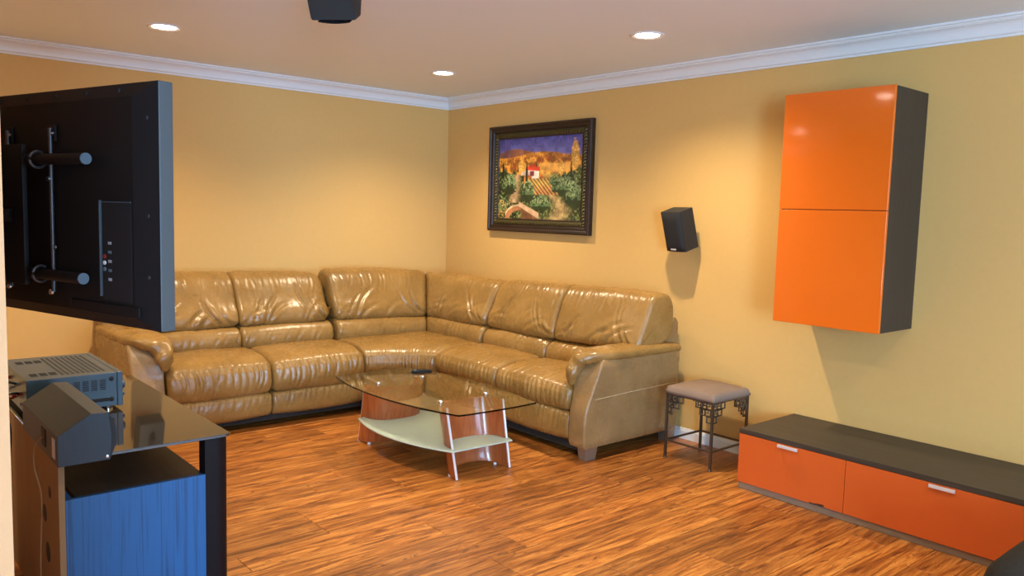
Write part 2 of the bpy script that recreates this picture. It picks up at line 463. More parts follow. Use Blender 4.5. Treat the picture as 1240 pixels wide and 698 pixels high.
# ------------------------------------------------------------------ sectional sofa
sofa = thing('sectional_sofa', (-1.2, -.9, 0), 'tan leather corner sofa with puffy cushions running along both walls', 'sofa')
def chaikin(p, n=2):
    for _ in range(n):
        q = []
        for i in range(len(p)):
            a, b_ = p[i], p[(i + 1) % len(p)]
            q += [(a[0] * .75 + b_[0] * .25, a[1] * .75 + b_[1] * .25), (a[0] * .25 + b_[0] * .75, a[1] * .25 + b_[1] * .75)]
        p = q
    return p
def resample(p, n):
    P = np.array(p + [p[0]]); seg = np.hypot(*np.diff(P, axis=0).T); s = np.r_[0, np.cumsum(seg)]
    u = np.linspace(0, s[-1], n, endpoint=False)
    return np.c_[np.interp(u, s, P[:, 0]), np.interp(u, s, P[:, 1])], s[-1]
def pillow(name, profA, profB, frame, er=.032, nu=56, nv=72, seed=0, wr=None, mat=None, label=None, crown=.012, erb=None):
    """loft of a rounded profile (depth, height) between two end frames; frame(t, d) -> (x, y)"""
    A, La = resample(chaikin(profA, 3), nv); B, Lb = resample(chaikin(profB, 3), nv)
    ex = Vector(frame(1, .4)) - Vector(frame(0, .4)); width = ex.length
    erb = er if erb is None else erb
    ts = []
    k = 7
    for i in range(k): ts.append((er / width) * (1 - math.cos(PI / 2 * i / k)))
    for i in range(nu): ts.append(er / width + (1 - (er + erb) / width) * i / (nu - 1))
    for i in range(k - 1, -1, -1): ts.append(1 - (erb / width) * (1 - math.cos(PI / 2 * i / k)))
    verts = []; rnd_off = Vector((seed * 7.31, seed * 3.17, seed * 1.93))
    for t in ts:
        prof = A * (1 - t) + B * t; c = prof.mean(axis=0)
        ax = t * width; bx = (1 - t) * width
        ins = 0
        if ax < er: ins = er * (1 - math.sqrt(max(0, 1 - (1 - ax / er) ** 2)))
        elif bx < erb: ins = erb * (1 - math.sqrt(max(0, 1 - (1 - bx / erb) ** 2)))
        mid = math.sin(PI * min(1, max(0, t)))
        # outward normals of the profile
        tn = np.roll(prof, -1, 0) - np.roll(prof, 1, 0); L = np.hypot(tn[:, 0], tn[:, 1]) + 1e-9
        nr = np.c_[tn[:, 1] / L, -tn[:, 0] / L]
        if ((prof - c) * nr).sum() < 0: nr = -nr
        for j in range(nv):
            d, z = prof[j]
            n_ = nr[j]
            h = -ins + crown * mid
            if wr: h += wr(t, ax, bx, j / nv, d, z, n_, rnd_off, width)
            d2 = d + n_[0] * h; z2 = z + n_[1] * h
            x, y = frame(t, d2)
            verts.append((x, y, z2))
    nT = len(ts); faces = []
    for i in range(nT - 1):
        for j in range(nv):
            faces.append((i * nv + j, i * nv + (j + 1) % nv, (i + 1) * nv + (j + 1) % nv, (i + 1) * nv + j))
    for base in (0, (nT - 1) * nv):
        cidx = len(verts)
        P = np.array(verts[base:base + nv]).mean(axis=0); verts.append(tuple(P))
        for j in range(nv): faces.append((base + j, base + (j + 1) % nv, cidx))
    o = from_np(name, verts, faces, mat or M_LEATHER, sofa, True)
    bm = bmesh.new(); bm.from_mesh(o.data); bmesh.ops.recalc_face_normals(bm, faces=bm.faces); bm.to_mesh(o.data); bm.free()
    if label: o['label'] = label
    return o
def NZ(x, y, z): return noise.noise(Vector((x, y, z)))
def ridge(x, y, z): return 1 - abs(NZ(x, y, z)) * 2
def crease(x, y, z, k=7): return max(0.0, 1 - abs(NZ(x, y, z)) * k)
def fold(u, v, segs):
    """sum of soft leather folds; each (u0, v0, u1, v1, depth, width) in metres: a valley with a swelling beside it"""
    h = 0.0
    for (u0, v0, u1, v1, dp, w) in segs:
        du, dv = u1 - u0, v1 - v0; L2 = du * du + dv * dv
        t = ((u - u0) * du + (v - v0) * dv) / L2
        if t < -.15 or t > 1.15: continue
        L = math.sqrt(L2)
        bow = .10 * L * math.sin(PI * min(1, max(0, t)))
        q = ((u - u0) * dv - (v - v0) * du) / L + bow
        if abs(q) > 4 * w: continue
        fade = max(0, min(1, (t + .15) / .25)) * max(0, min(1, (1.15 - t) / .45))
        h += dp * fade * (-math.exp(-(q / w) ** 2) + .55 * math.exp(-((q - 1.9 * w) / (1.2 * w)) ** 2) + .25 * math.exp(-((q + 2.0 * w) / (1.3 * w)) ** 2))
    return h
def back_folds(seed, w, zb, zt):
    r = random.Random(seed * 13 + 5); S_ = []
    for k in range(5):                     # folds fanning from the lower corners
        a = r.uniform(.05, .16); S_.append((.02 + .04 * k, zb + .02 + .05 * (k % 2), min(w * .42, .08 + a * (k + 1) * .5), zb + .06 + .05 * k * r.uniform(.5, 1.1), r.uniform(.007, .014), r.uniform(.007, .013)))
    for k in range(5):
        a = r.uniform(.05, .14); S_.append((w - .02 - .03 * k, zb + .02, max(w * .62, w - .08 - a * (k + 1) * .45), zb + .09 + .045 * k * r.uniform(.6, 1.2), r.uniform(.006, .013), r.uniform(.007, .012)))
    for k in range(3):                     # low sweeping folds in the middle
        c = w * r.uniform(.25, .7); S_.append((c, zb + .03, c + r.uniform(.10, .22), zb + r.uniform(.08, .18), r.uniform(.006, .012), r.uniform(.010, .016)))
    for k in range(12):                    # short puckers under the top seam
        c = w * (k + r.uniform(.1, .9)) / 12; S_.append((c, zt - .01, c + r.uniform(-.035, .02), zt - r.uniform(.06, .15), r.uniform(.0025, .006), r.uniform(.005, .009)))
    return S_
def seat_folds(seed, w, st):
    r = random.Random(seed * 7 + 2); S_ = []
    n_ = int(w / (.042 if seed < 50 else .10))
    for k in range(n_):
        c = w * (k + r.uniform(.15, .85)) / n_
        S_.append((c, st - .002, c + r.uniform(-.03, .015), st - r.uniform(.07, .17), r.uniform(.004, .011), r.uniform(.006, .011)))
    return S_
def top_folds(seed, w):
    r = random.Random(seed * 5 + 1); S_ = []
    for k in range(9):
        c = w * (k + r.uniform(.1, .9)) / 9
        S_.append((c, .93, c + r.uniform(-.05, .05), r.uniform(.70, .84), r.uniform(.002, .005), r.uniform(.006, .011)))
    for k in range(3): S_.append((.01 + .0 * k, .55 + .1 * k, .10, .60 + .1 * k, .004, .008))
    return S_
FC = {}
def wr_seat(stitch_z):
    def f(t, ax, bx, s, d, z, n_, o, w):
        key = ('s', o.x)
        if key not in FC: FC[key] = (seat_folds(o.x, w, stitch_z), top_folds(o.x, w))
        h = .006 * NZ(ax * 5 + o.x, d * 5, z * 5 + o.y)
        front = max(0, n_[0])
        if front > .1 and z < stitch_z + .03: h += front * fold(ax, z, FC[key][0])
        h -= .006 * math.exp(-((z - stitch_z) / .0055) ** 2) * front
        up = max(0, n_[1])
        if up > .2: h += up * fold(ax, d, FC[key][1])
        h += .0015 * NZ(ax * 30 + o.x, d * 18, z * 22)
        return h
    return f
def wr_back(t, ax, bx, s, d, z, n_, o, w):
    key = ('b', o.x)
    if key not in FC: FC[key] = back_folds(o.x, w, .63, .98)
    h = .009 * NZ(ax * 3.5 + o.x, d * 3, z * 4 + o.y)
    fr = max(0, min(1, (n_[0] + .3) * 1.2))
    if fr > .05: h += fr * fold(ax, z, FC[key])
    h += .0018 * NZ(ax * 24 + o.y, d * 12, z * 20 + o.x)
    return h
def lumb_folds(seed, w):
    r = random.Random(seed * 3 + 4); S_ = []
    for k in range(8):
        c = w * (k + r.uniform(.1, .9)) / 8
        S_.append((c, .50 + r.uniform(-.01, .02), c + r.uniform(.02, .07), .60 + r.uniform(-.03, .01), r.uniform(.003, .009), r.uniform(.006, .011)))
    return S_
def wr_lumbar(t, ax, bx, s, d, z, n_, o, w):
    key = ('l', o.x)
    if key not in FC: FC[key] = lumb_folds(o.x, w)
    h = .005 * NZ(ax * 6 + o.x, d * 6, z * 6 + o.y)
    if n_[0] + n_[1] > .2: h += fold(ax, z, FC[key])
    return h
def low_folds(seed, w):
    r = random.Random(seed * 3 + 9); S_ = []
    n_ = int(w / (.036 if seed < 115 else .09))
    for k in range(n_):
        c = w * (k + r.uniform(.1, .9)) / n_
        S_.append((c, .27, c + r.uniform(-.045, -.01), .27 - r.uniform(.07, .15), r.uniform(.003, .007), r.uniform(.005, .009)))
    return S_
def wr_low(t, ax, bx, s, d, z, n_, o, w):
    key = ('w', o.x)
    if key not in FC: FC[key] = low_folds(o.x, w)
    return (fold(ax, z, FC[key]) if n_[0] > .2 else 0) + .002 * NZ(ax * 6, z * 6, o.x)

YB, XB = -.06, -.06           # line of the sofa's back along each wall
def fL(x0, x1): return lambda t, d: (x0 + (x1 - x0) * t, YB - d)
def fR(y0, y1): return lambda t, d: (XB - d, y0 + (y1 - y0) * t)
# profiles in (depth from the back line, height)
def p_seat(fr, ztop, zf, zb, back=.30):
    return [(back, ztop - .13), (back, ztop), (.55, ztop + .022), (fr - .16, ztop + .014), (fr - .055, ztop - .012), (fr - .008, zf),
            (fr + .008, (zf + zb) / 2), (fr - .002, zb + .03), (fr - .045, zb - .012), (fr - .22, zb - .005)]
def p_back(zt, zb, topd=.20, botd=.44):
    return [(topd - .10, zb), (topd - .13, zt - .12), (topd - .08, zt - .004), (topd + .0, zt + .008), (topd + .085, zt - .012), (topd + .135, zt - .075), (topd + .19, zt - .20),
            (botd + .004, zb + .10), (botd + .014, zb + .018), (botd - .04, zb - .008)]
def p_lumb(zt, zb, d0=.44):
    return [(.22, zb - .04), (.20, zt), (d0 - .05, zt + .008), (d0 + .02, zt - .012), (d0 + .055, (zt + zb) / 2), (d0 + .05, zb), (d0 + .01, zb - .05)]
def p_low(fr, zt, zb):
    return [(fr - .5, zt), (fr - .05, zt + .006), (fr - .018, zt - .008), (fr - .010, zb + .06), (fr - .035, zb + .008), (fr - .10, zb), (fr - .5, zb)]

FD = .925
xs_ = [-2.815, -2.125, -1.415]
ys_ = [-1.215, -1.93, -2.64]
g = .003
# left run
for i in range(2):
    a, b_ = xs_[i] + g, xs_[i + 1] - g
    pillow('seat_cushion', p_seat(FD, .475, .435, .245), p_seat(FD, .475, .435, .245), fL(a, b_), seed=1 + i, er=.045, wr=wr_seat(.425), nu=84, nv=100)
    pillow('lower_front_panel', p_low(FD, .235, .075), p_low(FD, .235, .075), fL(a, b_), er=.02, seed=11 + i, wr=wr_low, nu=70, nv=60)
pillow('back_cushion', p_back(1.005, .635), p_back(1.003, .635), fL(-2.86, -2.165), seed=21, wr=wr_back, nu=70, nv=80)
pillow('back_cushion', p_back(1.005, .635), p_back(.982, .635), fL(-2.16, -1.43), seed=22, wr=wr_back, nu=70, nv=80, erb=.10)
pillow('lumbar_cushion', p_lumb(.632, .50), p_lumb(.632, .50), fL(-2.82, -2.165), er=.03, seed=31, wr=wr_lumbar, nv=56)
pillow('lumbar_cushion', p_lumb(.632, .50), p_lumb(.632, .495), fL(-2.16, -1.44), er=.03, seed=32, wr=wr_lumbar, nv=56)
# right run
R_ = [(ys_[0], ys_[1]), (ys_[1], ys_[2])]
for i, (a, b_) in enumerate(R_):
    a -= g; b_ += g
    pillow('seat_cushion', p_seat(FD, .468, .44, .30), p_seat(FD, .468, .44, .29), fR(a, b_), seed=3 + i, er=.045, wr=wr_seat(.425), nu=84, nv=100)
    pillow('lower_front_panel', p_low(FD, .29, .10), p_low(FD, .28, .10), fR(a, b_), er=.02, seed=13 + i, wr=wr_low, nu=70, nv=60)
pillow('back_cushion', p_back(.955, .61, .22), p_back(.985, .605, .22), lambda t, d: (XB - d, (-1.235 - .02 * d) * (1 - t) + (-1.93 - .14 * d) * t), seed=23, wr=wr_back, nu=70, nv=80)
pillow('back_cushion', p_back(.985, .605, .22), [(.12, .66), (.09, .88), (.14, .992), (.22, 1.006), (.31, .99), (.355, .91), (.395, .80), (.435, .71), (.44, .67), (.40, .655)], lambda t, d: (XB - d, (-1.935 - .14 * d) * (1 - t) + (-2.80 + .06 * d) * t), seed=24, wr=wr_back, nu=70, nv=80)
pillow('lumbar_cushion', p_lumb(.605, .455), p_lumb(.60, .455), fR(-1.245, -1.955), er=.03, seed=33, wr=wr_lumbar, nv=56)
pillow('lumbar_cushion', p_lumb(.60, .455), p_lumb(.60, .47), fR(-1.96, -2.64), er=.03, seed=34, wr=wr_lumbar, nv=56)
# corner wedge: mitre line from the room corner out to the seat front
def mit(d): return (XB - .22 - .62 * d, YB - d)
def lerp2(a, b_, t): return (a[0] + (b_[0] - a[0]) * t, a[1] + (b_[1] - a[1]) * t)
fC1 = lambda t, d: lerp2((-1.405, YB - d), mit(d), t)
fC2 = lambda t, d: lerp2(mit(d), (XB - d, -1.225), t)
pillow('back_cushion', p_back(1.015, .635), p_back(.962, .60, .20, .42), fC1, seed=25, wr=wr_back, nu=80, nv=80, er=.05)
pillow('back_cushion', p_back(.962, .60, .20, .42), p_back(.945, .61, .22), fC2, seed=26, wr=wr_back, nu=80, nv=80, erb=.05)
pillow('lumbar_cushion', p_lumb(.632, .495), p_lumb(.60, .465), fC1, er=.03, seed=35, wr=wr_lumbar, nv=56)
pillow('lumbar_cushion', p_lumb(.60, .465), p_lumb(.605, .455), fC2, er=.03, seed=36, wr=wr_lumbar, nv=56)
def fW(t, d):
    A0, A1 = (-1.408, YB), (-1.408, YB - FD)
    B0, B1 = (XB, -1.222), (XB - FD, -1.222)
    q = d / FD
    back = lerp2(A0, (XB - .1, YB - .1), t * 2) if t < .5 else lerp2((XB - .1, YB - .1), B0, t * 2 - 1)
    fr = lerp2((A1[0], A1[1] + .03), (B1[0] + .03, B1[1]), t)
    s = math.sin(PI * t); fr = (fr[0] + .05 * s, fr[1] + .05 * s)
    return lerp2(back, fr, q)
pillow('corner_seat', p_seat(FD, .475, .43, .26), p_seat(FD, .465, .43, .26), fW, er=.03, seed=7, wr=wr_seat(.395), nu=90, nv=90)
pillow('lower_front_panel', p_low(FD, .26, .09), p_low(FD, .27, .09), fW, er=.02, seed=17, wr=wr_low, nu=40, nv=50)
# frame behind the back cushions, down to the floor line
bm = bmesh.new()
bp = [(YB + .02, .10), (YB + .02, .80), (YB - .02, .84), (YB - .09, .80), (YB - .22, .30), (YB - .22, .10)]
add_prism(bm, bp, 0, -2.99, XB - .0)
add_prism(bm, [(XB + (p[0] - YB), p[1]) for p in bp], 1, YB - .04, -2.735)
bmesh.ops.bevel(bm, geom=list(bm.edges), offset=.018, segments=3, profile=.5, affect='EDGES')
bm_obj('back_frame', bm, M_LEATHER2, sofa, True)
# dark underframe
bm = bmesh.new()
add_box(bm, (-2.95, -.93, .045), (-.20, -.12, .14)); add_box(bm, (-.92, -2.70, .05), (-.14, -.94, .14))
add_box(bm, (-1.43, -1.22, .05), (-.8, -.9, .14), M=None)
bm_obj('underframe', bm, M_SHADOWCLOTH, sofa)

def arm(right):
    """built for the right run: depth runs along x, width along y"""
    def W(x, w, z):            # x: depth from back line, w: 0 inner .. .17 outer
        if right: return (XB - x, -2.645 - w, z)
        return (-2.825 - w * 1.25, YB - x, z)
    # body: stacked outline whose front edge bulges then leans back
    zs = [.085, .10, .16, .24, .31, .365, .42, .49, .557, .605, .628]
    fr = [.905, .914, .918, .919, .913, .895, .870, .840, .812, .788, .765]
    wo = [.136, .142, .144, .145, .146, .147, .148, .149, .150, .148, .135]
    n = 44; verts = []; faces = []
    for k, (z, f, w) in enumerate(zip(zs, fr, wo)):
        r = .016
        ring = []
        for (cx, cw, a0) in ((f - r, w - r, 0), (.03 + r, w - r, 1), (.03 + r, .0 + r * .5, 2), (f - r, .0 + r * .5, 3)):
            rr = r if a0 < 2 else r * .5
            for i in range(n // 4):
                a = PI / 2 * (a0 + i / (n // 4 - 1))
                ring.append((cx + rr * math.cos(a) * 1.0, cw + rr * math.sin(a)))
        for (x, w2) in ring:
            kx = .055 * math.exp(-((z - .52) / .10) ** 2) * max(0, 1 - w2 / .12) * (x > f * .6)
            verts.append(W(x + kx, w2, z))
    m_ = len(verts) // len(zs)
    for k in range(len(zs) - 1):
        for i in range(m_): faces.append((k * m_ + i, k * m_ + (i + 1) % m_, (k + 1) * m_ + (i + 1) % m_, (k + 1) * m_ + i))
    faces.append(tuple(range(m_))); faces.append(tuple(range((len(zs) - 1) * m_, len(zs) * m_)))
    me_o = from_np('arm_body', verts, faces, M_LEATHER2, sofa, True)
    bm = bmesh.new(); bm.from_mesh(me_o.data); bmesh.ops.recalc_face_normals(bm, faces=bm.faces)
    bmesh.ops.subdivide_edges(bm, edges=[e for e in bm.edges if abs(e.verts[0].co.z - e.verts[1].co.z) > .02], cuts=2, use_grid_fill=True, smooth=.6)
    bm.to_mesh(me_o.data); bm.free()
    me_o.data.polygons.foreach_set('use_smooth', [True] * len(me_o.data.polygons))
    try: me_o.data.set_sharp_from_angle(angle=math.radians(50))
    except Exception: pass
    # padded roll on top, turned down over the front on the inner side
    path = [(.03, .058, .632), (.18, .060, .640), (.40, .062, .642), (.60, .062, .642), (.72, .056, .642), (.80, .040, .634), (.848, .018, .616), (.884, .004, .566), (.898, .000, .515), (.900, .002, .462)]
    rad = [(.094, .034), (.100, .042), (.100, .044), (.100, .044), (.096, .044), (.082, .044), (.062, .048), (.046, .044), (.038, .036), (.016, .016)]
    P = [Vector(p) for p in path]; cen = spline(P, 12)
    rs = spline([Vector((a, b_, 0)) for a, b_ in rad], 12)
    verts = []; nv = 40
    for i, p in enumerate(cen):
        t = (cen[min(i + 1, len(cen) - 1)] - cen[max(0, i - 1)]).normalized()
        side = Vector((0, 1, 0)); side = (side - t * side.dot(t)).normalized(); upv = t.cross(side); upv = -upv if upv.z < 0 and abs(upv.z) > .3 else upv
        if upv.dot(Vector((.6, 0, 1))) < 0: upv = -upv
        for k in range(nv):
            a = 2 * PI * k / nv
            ca, sa = math.cos(a), math.sin(a)
            e = .75
            q = p + side * (rs[i].x * math.copysign(abs(ca) ** e, ca)) + upv * (rs[i].y * math.copysign(abs(sa) ** e, sa))
            s = i / len(cen)
            f_ = .005 * NZ(q.x * 9, q.y * 9, q.z * 9 + (3 if right else 8)) + (.010 if s > .62 else .004) * (ridge(q.x * 14 + q.y * 6, q.y * 9 + q.z * 12, 2.5) - .5)
            q = q + (q - p).normalized() * f_
            verts.append(W(q.x, q.y, q.z))
    faces = []
    nn = len(cen)
    for i in range(nn - 1):
        for k in range(nv): faces.append((i * nv + k, i * nv + (k + 1) % nv, (i + 1) * nv + (k + 1) % nv, (i + 1) * nv + k))
    for base in (0, (nn - 1) * nv):
        c = len(verts); verts.append(tuple(np.array(verts[base:base + nv]).mean(axis=0)))
        for k in range(nv): faces.append((base + k, base + (k + 1) % nv, c))
    o = from_np('arm_pad', verts, faces, M_LEATHER, sofa, True)
    bm = bmesh.new(); bm.from_mesh(o.data); bmesh.ops.recalc_face_normals(bm, faces=bm.faces); bm.to_mesh(o.data); bm.free()
    # seams: light piping on the outer face
    st = simple('pale_stitching', (.55, .45, .3), .6, nscale=100) if 'pale_stitching' not in bpy.data.materials else bpy.data.materials['pale_stitching']
    wout = lambda z: np.interp(z, zs, wo) - .0005
    pts = [W(x, wout(.40) + .0004, z) for x, z in ((.06, .405), (.3, .40), (.55, .395), (.84, .385))]
    tube('stitch_line', spline(pts, 6), .0014, st, sofa, 6)
    pts = [W(np.interp(z, zs, fr) - .009, wout(z) - .0035, z) for z in np.linspace(.09, .60, 16)]
    tube('piping', pts, .0034, M_LEATHER2, sofa, 6)
arm(True); arm(False)
# feet
for (x, y) in ((-.885, -2.735), (-.12, -2.735), (-2.93, -.90), (-2.93, -.12)):
    bm = bmesh.new()
    vs = add_box(bm, (x - .055, y - .032, .0), (x + .055, y + .045, .095), .004)
    for v in vs:
        k = 1 - .22 * (1 - v.co.z / .095)
        v.co.x = x + (v.co.x - x) * k; v.co.y = y + (v.co.y - y) * k
    bm_obj('foot', bm, M_FOOT, sofa, True)
top()

# ------------------------------------------------------------------ coffee table
ct = thing('coffee_table', (-1.62, -2.1, 0), 'oval glass coffee table on two curved cherry wood legs with frosted shelf', 'table')
def plan_plate(name, corners, bulge_long, bulge_short, z0, z1, mat, parent, bev=.003):
    """boat shaped plate: corners A(far left) B(near left) C(near right) D(far right)"""
    A, B, Cc, D = [Vector((*c, 0)) for c in corners]
    out = []
    def edge(p, q, b, n):
        t = (q - p); nn = Vector((t.y, -t.x, 0)).normalized()
        cen = (A + B + Cc + D) / 4
        if nn.dot((p + q) / 2 - cen) < 0: nn = -nn
        for i in range(n):
            s = i / n; out.append(p + t * s + nn * b * 4 * s * (1 - s))
    edge(A, B, bulge_long, 24); edge(B, Cc, bulge_short, 10); edge(Cc, D, bulge_long, 24); edge(D, A, bulge_short, 10)
    return prism(name, [(p.x, p.y) for p in out], 2, z0, z1, mat, parent, bev=bev)
ZT = .418
plan_plate('glass_top', [(-1.93, -1.475), (-1.875, -2.72), (-1.33, -2.735), (-1.37, -1.455)], .095, .015, ZT - .010, ZT, M_GLASS, ct, .0025)
plan_plate('frosted_shelf', [(-1.868, -1.655), (-1.808, -2.585), (-1.385, -2.60), (-1.45, -1.655)], .10, .0, .166, .174, M_FROST, ct, .0015)
def curved_leg(xl0, xr0, yb, xl1, xr1, yt, bulge, sgn):
    """arc shaped upright: chord ends at floor (xl0,xr0,yb) and top (xl1,xr1,yt); bulges to the table's middle"""
    n = 28; th = .018; lev = 10
    bmq = []
    zt = ZT - .028
    def arc(z):
        k = z / zt
        xl = xl0 + (xl1 - xl0) * k; xr = xr0 + (xr1 - xr0) * k; y_ = yb + (yt - yb) * k
        pts = []
        for i in range(n + 1):
            s = i / n; x = xl + (xr - xl) * s - .040 * math.sin(2 * PI * s)
            pts.append((x, y_ + sgn * bulge * math.sin(PI * s) ** .55))
        return pts
    verts = []; faces = []
    for j in range(lev + 1):
        z = zt * j / lev
        pts = arc(z)
        for q in range(2):
            for i, (x, y_) in enumerate(pts):
                a = pts[max(0, i - 1)]; b_ = pts[min(n, i + 1)]
                tx, ty = b_[0] - a[0], b_[1] - a[1]; L = math.hypot(tx, ty)
                nx, ny = -ty / L, tx / L
                o_ = th / 2 * (1 if q else -1)
                # the foot edge is cut in a shallow arch
                zz = z + (.022 * math.sin(PI * i / n) if j == 0 else 0)
                verts.append((x + nx * o_, y_ + ny * o_, zz + .006 * (j == 0)))
    m_ = n + 1; st = 2 * m_
    for j in range(lev):
        for i in range(n):
            a = j * st + i
            faces += [(a, a + 1, a + st + 1, a + st), (a + m_, a + st + m_, a + st + m_ + 1, a + m_ + 1)]
        for i in (0, n):
            a = j * st + i; faces.append((a, a + st, a + st + m_, a + m_))
    for i in range(n):
        faces.append((i, i + m_, i + m_ + 1, i + 1)); a = lev * st + i; faces.append((a, a + 1, a + m_ + 1, a + m_))
    lg = from_np('leg', verts, faces, M_CHERRY, ct, True)
    bm = bmesh.new(); bm.from_mesh(lg.data); bmesh.ops.recalc_face_normals(bm, faces=bm.faces); bm.to_mesh(lg.data); bm.free()
    lg.data.set_sharp_from_angle(angle=math.radians(40))
    for (xa, xb_) in ((xl0, xl1), (xr0, xr1)):
        bm = bmesh.new(); s_ = -1 if xa == xl0 else 1
        lo = Vector((xa + s_ * .002, yb, .003)); hi = Vector((xb_ + s_ * .002, yt, zt + .002))
        add_tube(bm, [lo, hi], .0075, 8)
        bmesh.ops.recalc_face_normals(bm, faces=bm.faces)
        bm_obj('edge_strip', bm, M_SATIN, lg, True)
    for s in ((.12, .84) if sgn > 0 else (.17, .92)):
        p = arc(zt)[int(n * s)]
        lathe('glass_mount', [(0, zt), (.010, zt), (.010, zt + .008), (.019, zt + .012), (.019, ZT - .0105), (0, ZT - .0105)], (p[0], p[1], 0), M_CHROME, ct, 20)
        lathe('glass_mount_cap', [(0, ZT + .0005), (.019, ZT + .0005), (.018, ZT + .005), (.010, ZT + .008), (0, ZT + .009)], (p[0], p[1], 0), M_CHROME, ct, 20)
    for s in (.12, .88):
        p = arc(0)[int(n * s)]
        lathe('glide', [(0, 0), (.010, 0), (.010, .014), (0, .014)], (p[0], p[1], 0), M_WHITEP, ct, 12)
curved_leg(-1.768, -1.385, -2.578, -1.79, -1.385, -2.50, .165, 1)
curved_leg(-1.815, -1.44, -1.585, -1.83, -1.45, -1.68, .18, -1)
top()
# remote control
rc = thing('remote_control', (-1.385, -1.650, ZT), 'black remote control lying on the glass coffee table', 'remote control', rot=(0, 0, math.radians(-16)), local=True)
prism('case', [(-.085, .0), (-.08, .014), (.0, .018), (.075, .016), (.088, .006), (.088, 0)], 1, -.024, .024, M_BLACK, rc, bev=.003)
for i in range(4):
    for j in range(3):
        box('button', (-.06 + i * .025, -.016 + j * .012, .0145), (-.048 + i * .025, -.008 + j * .012, .0205), M_SLOT if i else M_CAP, rc, .001)
rc.scale = (.80, .80, .80)
top()

# ------------------------------------------------------------------ iron stool
XS0, XS1, YS0, YS1 = -.455, -.095, -3.325, -2.99
st = thing('stool', ((XS0 + XS1) / 2, (YS0 + YS1) / 2, 0), 'small iron stool with taupe suede seat and nested square fretwork beside the sofa', 'stool')
HS = .415
for (x, y) in ((XS0, YS0), (XS0, YS1), (XS1, YS0), (XS1, YS1)):
    lg = box('leg', (x - .0075, y - .0075, .006), (x + .0075, y + .0075, HS), M_IRON, st, .0015)
    lathe('foot_pad', [(0, 0), (.011, 0), (.012, .004), (.008, .010), (0, .010)], (x, y, 0), M_IRON, lg, 14)
def bar(bm, p, q, r=.0055):
    p, q = Vector(p), Vector(q)
    lo = Vector([min(p[i], q[i]) - r for i in range(3)]); hi = Vector([max(p[i], q[i]) + r for i in range(3)])
    add_box(bm, lo, hi, .001, 1)
for z, nm in ((HS - .006, 'seat_rail'), (.115, 'stretcher')):
    for p, q in (((XS0, YS0), (XS1, YS0)), ((XS0, YS1), (XS1, YS1)), ((XS0, YS0), (XS0, YS1)), ((XS1, YS0), (XS1, YS1))):
        bm = bmesh.new(); bar(bm, (*p, z), (*q, z)); bm_obj(nm, bm, M_IRON, st, True)
# fretwork: stepped nested squares hanging in each corner of each side
cs = .040
cells = [(0, 0, 1), (0, 1, 1), (0, 2, 1), (1, 0, 1), (1, 1, 1), (2, 0, 1)]
for side in range(4):
    for end in range(2):
        bm = bmesh.new()
        def pt(u, z, side=side, end=end):
            if side == 0: L = XS1 - XS0; return (XS0 + u if not end else XS1 - u, YS0, z)
            if side == 1: return (XS0 + u if not end else XS1 - u, YS1, z)
            if side == 2: return (XS0, YS0 + u if not end else YS1 - u, z)
            return (XS1, YS0 + u if not end else YS1 - u, z)
        r = .0036
        for (cx, cz, _) in cells:
            u0 = cx * cs + .004 + (.010 if cz % 2 else 0); u1 = u0 + cs - .004
            z1 = HS - .012 - cz * cs; z0 = z1 - cs + .004
            for a, b_ in (((u0, z0), (u1, z0)), ((u1, z0), (u1, z1)), ((u0, z0), (u0, z1)), ((u0, z1), (u1, z1))):
                bar(bm, pt(*a), pt(*b_), r)
            if (cx, cz) in ((0, 0), (1, 0), (0, 1)):      # hook inside the square
                um, zm = (u0 + u1) / 2, (z0 + z1) / 2
                bar(bm, pt(um, zm), pt(u1, zm), r * .8); bar(bm, pt(um, zm), pt(um, z1), r * .8)
        bm_obj('fretwork_bracket', bm, M_IRON, st, True)
def cushion_grid(name, x0, x1, y0, y1, z0, hside, dome, mat, parent, n=34, rad=.03):
    verts = []; faces = []
    def sq(t): return math.copysign(1 - (1 - abs(t)) ** 1.0, t)
    for j in range(n + 1):
        for i in range(n + 1):
            u = -1 + 2 * i / n; v = -1 + 2 * j / n
            eu = 1 - max(0, (abs(u) - .82) / .18) ** 2; ev = 1 - max(0, (abs(v) - .82) / .18) ** 2
            e = math.sqrt(max(0, min(eu, ev) * max(eu, ev)))
            rc_ = 1 - .018 * (abs(u) ** 8 * abs(v) ** 8)
            z = z0 + hside * (.35 + .65 * math.sqrt(max(0, e))) + dome * (1 - u * u) * (1 - v * v) + .002 * NZ(u * 4, v * 4, 1)
            verts.append(((x0 + x1) / 2 + (x1 - x0) / 2 * u * rc_, (y0 + y1) / 2 + (y1 - y0) / 2 * v * rc_, z))
    nb = n + 1
    for j in range(n):
        for i in range(n): faces.append((j * nb + i, j * nb + i + 1, (j + 1) * nb + i + 1, (j + 1) * nb + i))
    per = [i for i in range(nb)] + [j * nb + n for j in range(1, nb)] + [n * nb + i for i in range(n - 1, -1, -1)] + [j * nb for j in range(n - 1, 0, -1)]
    base = len(verts)
    for k in per: verts.append((verts[k][0], verts[k][1], z0))
    L = len(per)
    for k in range(L): faces.append((per[k], per[(k + 1) % L], base + (k + 1) % L, base + k))
    faces.append(tuple(base + k for k in range(L)))
    o = from_np(name, verts, faces, mat, parent, True)
    bm = bmesh.new(); bm.from_mesh(o.data); bmesh.ops.recalc_face_normals(bm, faces=bm.faces); bm.to_mesh(o.data); bm.free()
    return o
cushion_grid('seat_cushion', XS0 - .015, XS1 + .015, YS0 - .015, YS1 + .015, HS, .045, .022, M_SUEDE, st)
top()

